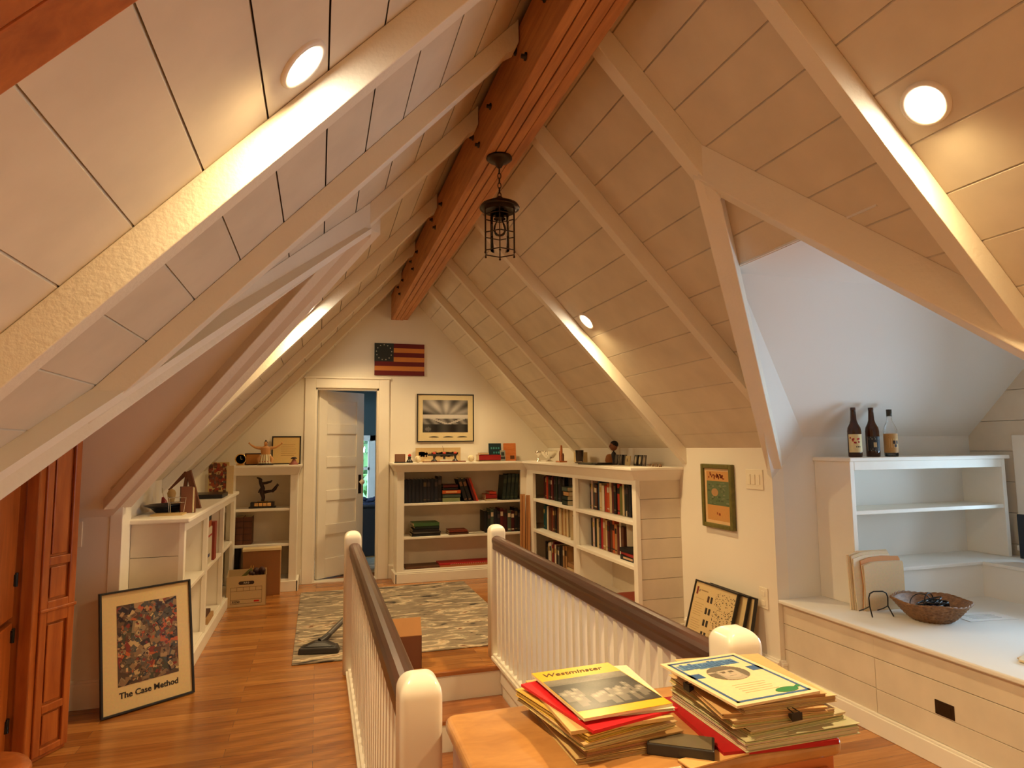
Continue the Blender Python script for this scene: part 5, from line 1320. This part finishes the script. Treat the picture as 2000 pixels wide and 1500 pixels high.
# dark monitor on the ledge
t = thing('monitor', 'black edge of a monitor on the ledge below the dormer window', 'monitor', (3.93, 2.72, .692))
b = MB(); b.box(-.012, -.22, .02, .012, .10, .275); part(b, 'screen', M['screen'], t, .004)
b = MB(); b.box(-.05, -.12, 0, .05, .02, .012); b.box(-.01, -.07, .01, .01, -.03, .04); part(b, 'stand', M['blackmetal'], t, .002)
# file folders in wire holder
t = thing('file_folders', 'stack of worn cream file folders standing upright on the window seat', 'folders', (2.945, 2.85, ZS), rz=R(-4))
rg = random.Random(6)
for k in range(7):
    b = MB(); w_ = .245+rg.uniform(-.012, .012); h_ = .25+.012*k+rg.uniform(-.012, .012)
    pts = [(-.115+rg.uniform(-.006, .006), 0), (-.115+w_, 0), (-.115+w_+rg.uniform(-.004, .004), h_*.93), (-.115+w_-.008, h_*.985), (.02, h_+rg.uniform(-.004, .004)), (-.06, h_*.985), (-.118, h_*.93), (-.116+rg.uniform(-.01, .01), h_*.5)]
    if k >= 3: pts = [(x-.035-.008*(k-3), z) for x, z in pts]
    b.prism(pts, 0, .006, srgb(*rg.choice([(232, 214, 182), (226, 206, 170), (236, 220, 190), (222, 196, 154)])) if k != 2 else srgb(214, 150, 92), Matrix.Translation((0, .010+.0085*k, .001)) @ Matrix.Rotation(R(90+rg.uniform(-1.2, .3)), 4, 'X'))
    part(b, 'folder', M['vc'], t)
t = thing('wire_bookend', 'small black wire stand on the window seat in front of the folders', 'bookend', (2.82, 2.77, ZS), rz=R(-12))
b = MB()
def arch(y, zh): return [(-.058, y-.03, .003), (-.050, y, .05), (-.052, y, zh-.03), (-.045, y, zh-.01), (-.025, y, zh), (.025, y, zh), (.045, y, zh-.01), (.052, y, zh-.03), (.050, y, .05), (.058, y-.03, .003)]
b.tube(arch(0, .125), .0035, 8); 
for s_ in (-1, 1): b.tube([(s_*.050, 0, .05), (s_*.052, .04, .028), (s_*.052, .09, .006)], .003, 6)
part(b, 'wire', M['blackmetal'], t)
# basket
t = thing('wicker_basket', 'round wicker basket holding dark cables on the window seat', 'basket', (3.01, 2.63, ZS))
b = MB(); seg = 96; prof = [(.085, .0)]+[(.09+.085*(k/13)**.8, .004+.092*(k/13)) for k in range(14)]
vs = []; fs = []
for i, (r_, z_) in enumerate(prof):
    for k in range(seg):
        a = 2*PI*k/seg; wv = .0045*math.sin(a*24+(PI if i % 2 else 0)); rim = .004*math.sin(a*5)*(i/14)
        vs.append(((r_+wv)*math.cos(a), (r_+wv)*math.sin(a), z_+rim))
for i, (r_, z_) in enumerate(reversed(prof)):
    for k in range(seg):
        a = 2*PI*k/seg; rr = max(.01, r_-.008); i2 = 14-i; rim = .004*math.sin(a*5)*(i2/14)
        vs.append((rr*math.cos(a), rr*math.sin(a), z_+.004+rim))
nr = len(prof)*2
for i in range(nr-1):
    for k in range(seg): fs.append((i*seg+k, i*seg+(k+1) % seg, (i+1)*seg+(k+1) % seg, (i+1)*seg+k))
fs.append(tuple(range(seg-1, -1, -1))); fs.append(tuple(range((nr-1)*seg, nr*seg)))
b.add(vs, fs, (1, 1, 1), True); part(b, 'basket_body', M['wicker'], t)
b = MB()
for ph in (0, PI): b.tube([((.175+.003*math.cos(a*18+ph))*math.cos(a), (.175+.003*math.cos(a*18+ph))*math.sin(a), .098+.004*math.sin(a*5)+.003*math.sin(a*18+ph)) for a in [2*PI*k/144 for k in range(144)]], .0042, 6, closed=True)
part(b, 'braided_rim', M['wicker'], t)
t = thing('cable_bundle', 'black cables and adapters heaped in the wicker basket', 'cables', (3.01, 2.63, ZS+.05))
b = MB(); rg = random.Random(44)
for k in range(7):
    rx, ry, cx, cy = rg.uniform(.03, .08), rg.uniform(.02, .06), rg.uniform(-.04, .04), rg.uniform(-.04, .04); tl = rg.uniform(-.015, .015)
    b.tube([(cx+rx*math.cos(a), cy+ry*math.sin(a), .02+.005*k+tl*math.cos(a)) for a in [2*PI*j/20 for j in range(20)]], .0035, 6, closed=True)
b.tube([(.0+.045*math.cos(a), .01+.01*math.cos(a), .025+.055*math.sin(a)) for a in [PI*j/14 for j in range(15)]], .003, 6)
b.tube([(-.03+.05*math.cos(a), .03-.02*math.cos(a), .025+.05*math.sin(a)) for a in [PI*j/14 for j in range(15)]], .0022, 6)
part(b, 'cable', M['blackmetal'], t)
b = MB(); b.box(-.05, -.03, .0, .02, .02, .035, T=Matrix.Rotation(R(20), 4, 'Z')); b.box(.02, -.02, .01, .08, .03, .04, T=Matrix.Rotation(R(-30), 4, 'Z')); part(b, 'adapter', M['screen'], t, .005)
b = MB(); b.box(-.14, -.07, 0, .14, .08, .0015, srgb(244, 244, 242)); 
for k in range(4): b.box(-.09, -.03+.02*k, .0015, .08, -.026+.02*k, .0018, srgb(160, 160, 160))
o = b.build('paper_sheet', M['vc']); o.matrix_world = Matrix.Translation((3.30, 2.585, ZS+.0005)) @ Matrix.Rotation(R(-8), 4, 'Z'); tag(o, 'white sheet of paper beside the wicker basket on the window seat', 'paper')
b = MB(); b.prism([(-.10, -.12), (.12, -.10), (.12, .10), (-.02, .09)], 0, .003, srgb(224, 196, 150)); b.prism([(-.08, -.09), (.12, -.08), (.12, .11), (-.07, .06)], .0031, .012, srgb(232, 214, 176)); b.box(-.06, .02, .012, -.02, .03, .02, srgb(70, 40, 40))
o = b.build('paper_pile', M['vc']); o.matrix_world = Matrix.Translation((2.84, 1.98, ZS)) @ Matrix.Rotation(R(10), 4, 'Z'); tag(o, 'small pile of papers at the right edge of the window seat', 'papers')

# ------------------------------------------------------------------ chest in the foreground
ct = thing('wooden_chest', 'low maple chest in the foreground carrying two piles of papers', 'chest', (.70, 1.40, 0))
ZTb = .75
def rrect(x0, y0, x1, y1, r_, n=6):
    P = []
    for cx, cy, a0 in ((x1-r_, y1-r_, 0), (x0+r_, y1-r_, 90), (x0+r_, y0+r_, 180), (x1-r_, y0+r_, 270)):
        P += [(cx+r_*math.cos(R(a0+90*k/n)), cy+r_*math.sin(R(a0+90*k/n))) for k in range(n+1)]
    return P
b = MB(); b.prism(rrect(-.40, -.20, .412, .20, .03), ZTb-.035, ZTb); part(b, 'top', M['maple'], ct, .013, seg=4)
b = MB(); b.box(-.38, -.185, .08, .39, .19, ZTb-.035); part(b, 'body', M['mapleedge'], ct, .004)
for k in range(3):
    z0 = .11+.20*k; b = MB(); b.box(-.36, -.20, z0, .37, -.184, z0+.185); dr = part(b, 'drawer', M['mapleedge'], ct, .004)
    for s_ in (-.2, .2):
        b = MB(); b.lathe([(.006, 0), (.006, .012), (.016, .02), (.012, .03), (.0001, .032)], 14, Matrix.Translation((s_, -.20, z0+.09)) @ Matrix.Rotation(R(90), 4, 'X')); part(b, 'knob', M['brass'], dr)
for sx in (-.36, .34):
    for sy in (-.17, .15):
        b = MB(); b.box(sx, sy, 0, sx+.04, sy+.04, .08); part(b, 'foot', M['mapleedge'], ct, .004)

# papers: a sheet-stack builder (slightly skewed leaves)
def quad_sheet(b, P, z, th, col, sag=None):
    "P: four xy corners (tl,tr,br,bl)"
    n = 5; vs = []
    def pt(u, v):
        x = (P[0][0]*(1-u)+P[1][0]*u)*(1-v)+(P[3][0]*(1-u)+P[2][0]*u)*v; y = (P[0][1]*(1-u)+P[1][1]*u)*(1-v)+(P[3][1]*(1-u)+P[2][1]*u)*v
        return x, y, z+(sag(u, v) if sag else 0)
    for lay in (0, 1):
        for i in range(n+1):
            for j in range(n+1): x, y, zz = pt(i/n, j/n); vs.append((x, y, zz+lay*th))
    m_ = (n+1)**2; fs = []
    I = lambda l, i, j: l*m_+i*(n+1)+j
    for i in range(n):
        for j in range(n): fs.append((I(1, i, j), I(1, i+1, j), I(1, i+1, j+1), I(1, i, j+1))); fs.append((I(0, i, j), I(0, i, j+1), I(0, i+1, j+1), I(0, i+1, j)))
    for i in range(n):
        fs.append((I(0, i, 0), I(0, i+1, 0), I(1, i+1, 0), I(1, i, 0))); fs.append((I(0, i+1, n), I(0, i, n), I(1, i, n), I(1, i+1, n)))
        fs.append((I(0, 0, i+1), I(0, 0, i), I(1, 0, i), I(1, 0, i+1))); fs.append((I(0, n, i), I(0, n, i+1), I(1, n, i+1), I(1, n, i)))
    b.add(vs, fs, col)
    return pt
def rot_rect(cx, cy, w_, h_, a):
    ca, sa = math.cos(a), math.sin(a); return [(cx+x*ca-y*sa, cy+x*sa+y*ca) for x, y in ((-w_/2, h_/2), (w_/2, h_/2), (w_/2, -h_/2), (-w_/2, -h_/2))]
rg = random.Random(101)
GP = 'papers of the left pile on the chest'
def doc(name, cx, cy, w_, h_, a, z, th, col, label, cat, group, sag=None, mat_='vc', edge=None):
    b = MB()
    if edge is None or th < .004: quad_sheet(b, rot_rect(0, 0, w_, h_, a), 0, th, srgb(*col), sag)
    else:
        quad_sheet(b, rot_rect(0, 0, w_, h_, a), 0, .0012, srgb(*col), sag); k = max(2, int(th/.003)); 
        for i in range(k): quad_sheet(b, rot_rect(rg.uniform(-.002, .002), rg.uniform(-.002, .002), w_-.006, h_-.006, a+rg.uniform(-.012, .012)), .0012+(th-.0024)*i/k, (th-.0024)/k*.82, srgb(*[c-rg.randint(0, 22) for c in edge]), sag)
        quad_sheet(b, rot_rect(0, 0, w_, h_, a), th-.0012, .0012, srgb(*col), sag)
    o = b.build(name, M[mat_]); o.location = (cx, cy, z); tag(o, label, cat, group); return o
LA = R(-3)
z = ZTb+.0005; cx, cy = .628, 1.425
items = [('folder', .0, .0, .245, .305, 4, .012, (206, 176, 120), 'tan folder at the bottom of the left pile', (190, 160, 110)),
         ('notebook', .004, -.002, .235, .30, 8, .016, (186, 150, 96), 'thick tan notebook near the bottom of the left pile', (170, 130, 84)),
         ('folder', -.014, .004, .24, .30, 13, .012, (224, 196, 140), 'cream folder in the middle of the left pile', (214, 190, 140)),
         ('legal_pad', -.024, .006, .215, .295, 16, .014, (232, 194, 92), 'yellow legal pad sticking out left of the left pile', (214, 176, 90)),
         ('folder', -.010, .002, .235, .30, 3, .007, (220, 186, 125), 'manila folder under the red folder', None),
         ('folder', -.010, -.006, .225, .295, 15, .006, (214, 24, 36), 'bright red folder under the yellow magazine', None),
         ('papers', .022, .010, .215, .28, -2, .006, (228, 214, 184), 'loose white papers just under the yellow magazine', (220, 206, 180))]
for nm, dx, dy, w_, h_, a_, th, c_, lb, ed in items:
    doc(nm, cx+dx, cy+dy, w_, h_, LA+R(a_), z, th, c_, lb, 'folder' if nm == 'folder' else nm.replace('_', ' '), GP, edge=ed); z += th+.0006
mg = thing('magazine', 'yellow magazine with a group photograph on top of the left pile', 'magazine', (.628, 1.430, z), rz=R(4)); w_, h_ = .213, .285
sg = lambda u, v: .006*max(0, v-.75)*-1+.004*math.sin(u*3)
b = MB(); quad_sheet(b, rot_rect(0, 0, w_, h_, 0), 0, .005, srgb(238, 226, 190)); part(b, 'pages', M['vc'], mg)
b = MB(); quad_sheet(b, rot_rect(0, 0, w_, h_, 0), .0051, .0008, srgb(240, 184, 34)); part(b, 'cover', M['vcgloss'], mg)
b = MB(); nx, ny = 44, 36; x0_, y0_, pw2, ph2 = -w_/2+.002, -h_/2+.035, w_-.004, .185
rg2 = random.Random(14); blobs = [(rg2.uniform(.05, .95), rg2.uniform(.25, .62), rg2.uniform(.03, .06)) for _ in range(26)]
for i in range(nx):
    for j in range(ny):
        u, v = (i+.5)/nx, (j+.5)/ny; g_ = .16+.10*math.sin(u*9+v*4)*math.sin(v*11)+(.25 if v > .8 else 0)+rg2.uniform(-.03, .03)
        for bx_, by_, br in blobs:
            dd = ((u-bx_)**2+((v-by_)*.8)**2)**.5
            if dd < br: g_ = max(g_, .72-dd/br*.3)
            elif abs(u-bx_) < br*.8 and by_-.22 < v < by_: g_ = max(g_, .42)
        g_ = max(.03, min(.85, g_)); g_ = .85*g_**1.9
        xa, ya = x0_+pw2*i/nx, y0_+ph2*j/ny
        b.add([(xa, ya, .0062), (xa+pw2/nx, ya, .0062), (xa+pw2/nx, ya+ph2/ny, .0062), (xa, ya+ph2/ny, .0062)], [(0, 1, 2, 3)], (g_, g_*.92, g_*.78))
part(b, 'cover_photograph', M['vcgloss'], mg)
lettering('Westminster', .030, mg, Matrix.Translation((-.01, .112, .0063)), M['inkbrown'], shear=.25, bold=.0003)
# right pile
GP2 = 'papers of the right pile on the chest'
z = ZTb+.0005; cx, cy = .975, 1.345
items = [('binder', -.02, .0, .27, .30, -2, .010, (176, 20, 26), 'red folder under the right pile', None),
         ('report', .02, -.005, .29, .30, 3, .022, (206, 202, 160), 'thick pale green report at the base of the right pile', (214, 206, 170)),
         ('report', .012, .002, .26, .285, 7, .016, (214, 206, 170), 'pale report second from the base of the right pile', (200, 186, 140)),
         ('report', -.006, .004, .25, .285, 0, .016, (226, 200, 150), 'cream report in the middle of the right pile', (206, 180, 134)),
         ('folder', -.014, .004, .24, .285, -6, .010, (220, 180, 124), 'manila folder in the upper half of the right pile', (200, 164, 110)),
         ('report', .006, .002, .235, .28, 2, .014, (214, 190, 144), 'clipped report near the top of the right pile', (190, 160, 110)),
         ('papers', -.006, .006, .23, .275, -4, .008, (206, 170, 116), 'loose tan papers just under the blue and white magazine', (190, 150, 100))]
for nm, dx, dy, w_, h_, a_, th, c_, lb, ed in items:
    doc(nm, cx+dx, cy+dy, w_, h_, R(-3+a_), z, th, c_, lb, {'binder': 'folder'}.get(nm, nm), GP2, edge=ed); z += th+.0006
zp = z
mg = thing('magazine', 'cream magazine with blue border and round portrait on the right pile', 'magazine', (.932, 1.335, z), rz=R(4)); w_, h_ = .222, .278
b = MB(); quad_sheet(b, rot_rect(0, 0, w_, h_, 0), 0, .004, srgb(236, 214, 176)); part(b, 'pages', M['vc'], mg)
b = MB(); quad_sheet(b, rot_rect(0, 0, w_, h_, 0), .0041, .0008, srgb(240, 214, 172)); part(b, 'cover', M['vcgloss'], mg)
b = MB(); bl = srgb(56, 98, 150); zb_ = .0049; zt_ = .0053; m_ = .012; t_ = .0075
X0, X1, YY0, YY1 = -w_/2+m_, w_/2-m_, -h_/2+m_, h_/2-m_
for q in ((X0, YY0, X0+t_, YY1), (X1-t_, YY0, X1, YY1), (X0, YY0, X1, YY0+t_), (X0, YY1-t_, X1, YY1), (X0, .018, X0+.032, .046), (X1-.032, .018, X1, .046)): b.box(q[0], q[1], zb_, q[2], q[3], zt_, bl)
for q in ((X0+.01, YY1-.052, X0+.05, YY1-.02), (X0+.055, YY1-.058, X0+.115, YY1-.02), (X0+.12, YY1-.054, X0+.172, YY1-.02)): b.box(q[0], q[1], zb_, q[2], q[3], zt_-.0001, srgb(96, 138, 176))
part(b, 'blue_border', M['vcgloss'], mg)
lettering('blueline', .050, mg, Matrix.Translation((-.005, YY1-.036, .0056)), M['inkblue'], bold=.0016, spacing=.95)
# portrait medallion
b = MB(); n = 40; R0 = .044
def tone(u, v):
    r_ = (u*u+v*v)**.5
    face = ((u-.02)/.55)**2+((v+.08)/.72)**2
    g_ = .62
    if v > .25+.12*math.sin(u*6): g_ = .30
    if face < 1: g_ = .62-.10*(face > .8)
    if face < 1 and v > .42: g_ = .28
    if abs(v-.08) < .06 and (abs(u-.22) < .11 or abs(u+.2) < .11): g_ = .22
    if abs(v+.42) < .035 and abs(u) < .2: g_ = .26
    if abs(u-.03) < .05 and -.22 < v < 0: g_ = .5
    if abs(v-.2) < .03 and (abs(u-.22) < .14 or abs(u+.2) < .14): g_ = .3
    if face >= 1 and v < .2: g_ = .30 if abs(u) > .55 else .55
    return g_
for i in range(n):
    for j in range(n):
        u, v = (i+.5)/n*2-1, (j+.5)/n*2-1
        if u*u+v*v < 1:
            g_ = tone(u, v)**1.5; xa, ya = R0*1.15*(i/n*2-1), R0*(j/n*2-1); dx, dy = R0*1.15*2/n, R0*2/n
            b.add([(xa, ya+.025, .0057), (xa+dx, ya+.025, .0057), (xa+dx, ya+dy+.025, .0057), (xa, ya+dy+.025, .0057)], [(0, 1, 2, 3)], (g_, g_*.86, g_*.68))
part(b, 'portrait', M['vcgloss'], mg)
b = MB(); b.prism([(.052+.030*math.cos(a), YY0+.022+.013*math.sin(a)) for a in [2*PI*k/20 for k in range(20)]], .0049, .0058, srgb(46, 130, 56)); b.prism([(.075, YY0+.028), (.09, YY0+.036), (.098, YY0+.03), (.088, YY0+.024)], .0049, .0058, srgb(46, 130, 56))
part(b, 'green_badge', M['vcgloss'], mg)
b = MB()
for k in range(5): b.box(-.045, -.045-.011*k, .0049, .045-.008*(k % 2), -.043-.011*k, .0053, srgb(206, 176, 134))
part(b, 'text_lines', M['vc'], mg)
# binder clips
def clip_(x, y, z, rz, label):
    t = thing('binder_clip', label, 'binder clip', (x, y, z), rz=rz, group='black binder clips on the right pile')
    b = MB(); b.hexa([(-.013, -.012, -.008), (.013, -.012, -.008), (.013, .0, -.002), (-.013, .0, -.002)], [(-.013, -.012, .008), (.013, -.012, .008), (.013, .0, .004), (-.013, .0, .004)]); part(b, 'clip', M['black'], t)
    b = MB(); b.tube([(-.008, -.010, .008), (-.006, .012, .010), (.006, .012, .010), (.008, -.010, .008)], .0012, 6); part(b, 'wire_handle', M['blackmetal'], t)
clip_(.975, 1.198, ZTb+.068, R(0), 'black binder clip on the front edge of the right pile')
clip_(.842, 1.38, ZTb+.078, R(-90), 'black binder clip on the left edge of the right pile')
# envelope and dark box on the chest
doc('envelope', .915, 1.222, .085, .055, R(6), ZTb+.0335, .0015, (226, 216, 180), 'small pale envelope on the lowest report of the right pile', 'envelope', None)
bpy.context.view_layer.update()
t = thing('tape_case', 'dark grey cassette case on the chest between the two piles', 'case', (.745, 1.253, ZTb+.0005), rz=R(-34))
b = MB(); b.box(-.075, -.032, 0, .06, .036, .022); part(b, 'case', M['vac'], t, .002)
b = MB(); b.box(-.070, -.028, .0222, .055, .032, .0232, srgb(96, 84, 62)); part(b, 'cover_sheet', M['vc'], t)
b = MB(); b.box(-.08, -.030, 0, .10, .012, .004, srgb(226, 176, 110)); o = b.build('wooden_strip', M['vc'], bevel=.001); o.matrix_world = Matrix.Translation((.79, 1.222, ZTb+.0005)) @ Matrix.Rotation(R(8), 4, 'Z'); tag(o, 'thin pale strip lying at the front edge of the chest', 'strip')

# ------------------------------------------------------------------ camera, light, world
cam = bpy.data.cameras.new('camera'); co = bpy.data.objects.new('camera', cam); COL.objects.link(co)
cam.sensor_fit = 'HORIZONTAL'; cam.sensor_width = 36; cam.lens = 36*1258/2000
yaw, pit, rol = R(16.7), R(5.53), R(-.571)
fwd = Vector((math.sin(yaw)*math.cos(pit), math.cos(yaw)*math.cos(pit), math.sin(pit)))
rt_ = Vector((math.cos(yaw), -math.sin(yaw), 0)); up_v = rt_.cross(fwd)
r2 = rt_*math.cos(rol)+up_v*math.sin(rol); u2 = up_v*math.cos(rol)-rt_*math.sin(rol)
co.matrix_world = Matrix(((r2.x, u2.x, -fwd.x, 0), (r2.y, u2.y, -fwd.y, 0), (r2.z, u2.z, -fwd.z, 1.39), (0, 0, 0, 1)))
cam.clip_start = .02
scene.camera = co

world = bpy.data.worlds.new('world'); scene.world = world; world.use_nodes = True
bg = world.node_tree.nodes['Background']; bg.inputs[0].default_value = (.55, .79, 1.0, 1); bg.inputs[1].default_value = 16.0
def portal(loc, rot, sx, sy):
    l = bpy.data.lights.new('window_portal', 'AREA'); l.shape = 'RECTANGLE'; l.size = sx; l.size_y = sy; l.cycles.is_portal = True
    o = bpy.data.objects.new('window_portal', l); COL.objects.link(o); o.location = loc; o.rotation_euler = rot
portal((XG+.15, (WY0+WY1)/2, (WZ0+WZ1)/2), (0, R(90), 0), WZ1-WZ0, WY1-WY0)
portal((.67, 10.35, 1.06), (R(-90), 0, 0), .18, .88)

vs_ = scene.view_settings
scene.display_settings.display_device = 'sRGB'
vs_.view_transform = 'Standard'; vs_.look = 'None'; vs_.gamma = 1; vs_.use_curve_mapping = False
vs_.exposure = 0.12
scene.cycles.max_bounces = 12; scene.cycles.diffuse_bounces = 8; scene.cycles.glossy_bounces = 4; scene.cycles.transmission_bounces = 6; scene.cycles.transparent_max_bounces = 8
scene.cycles.sample_clamp_indirect = 4
scene.cycles.use_denoising = True
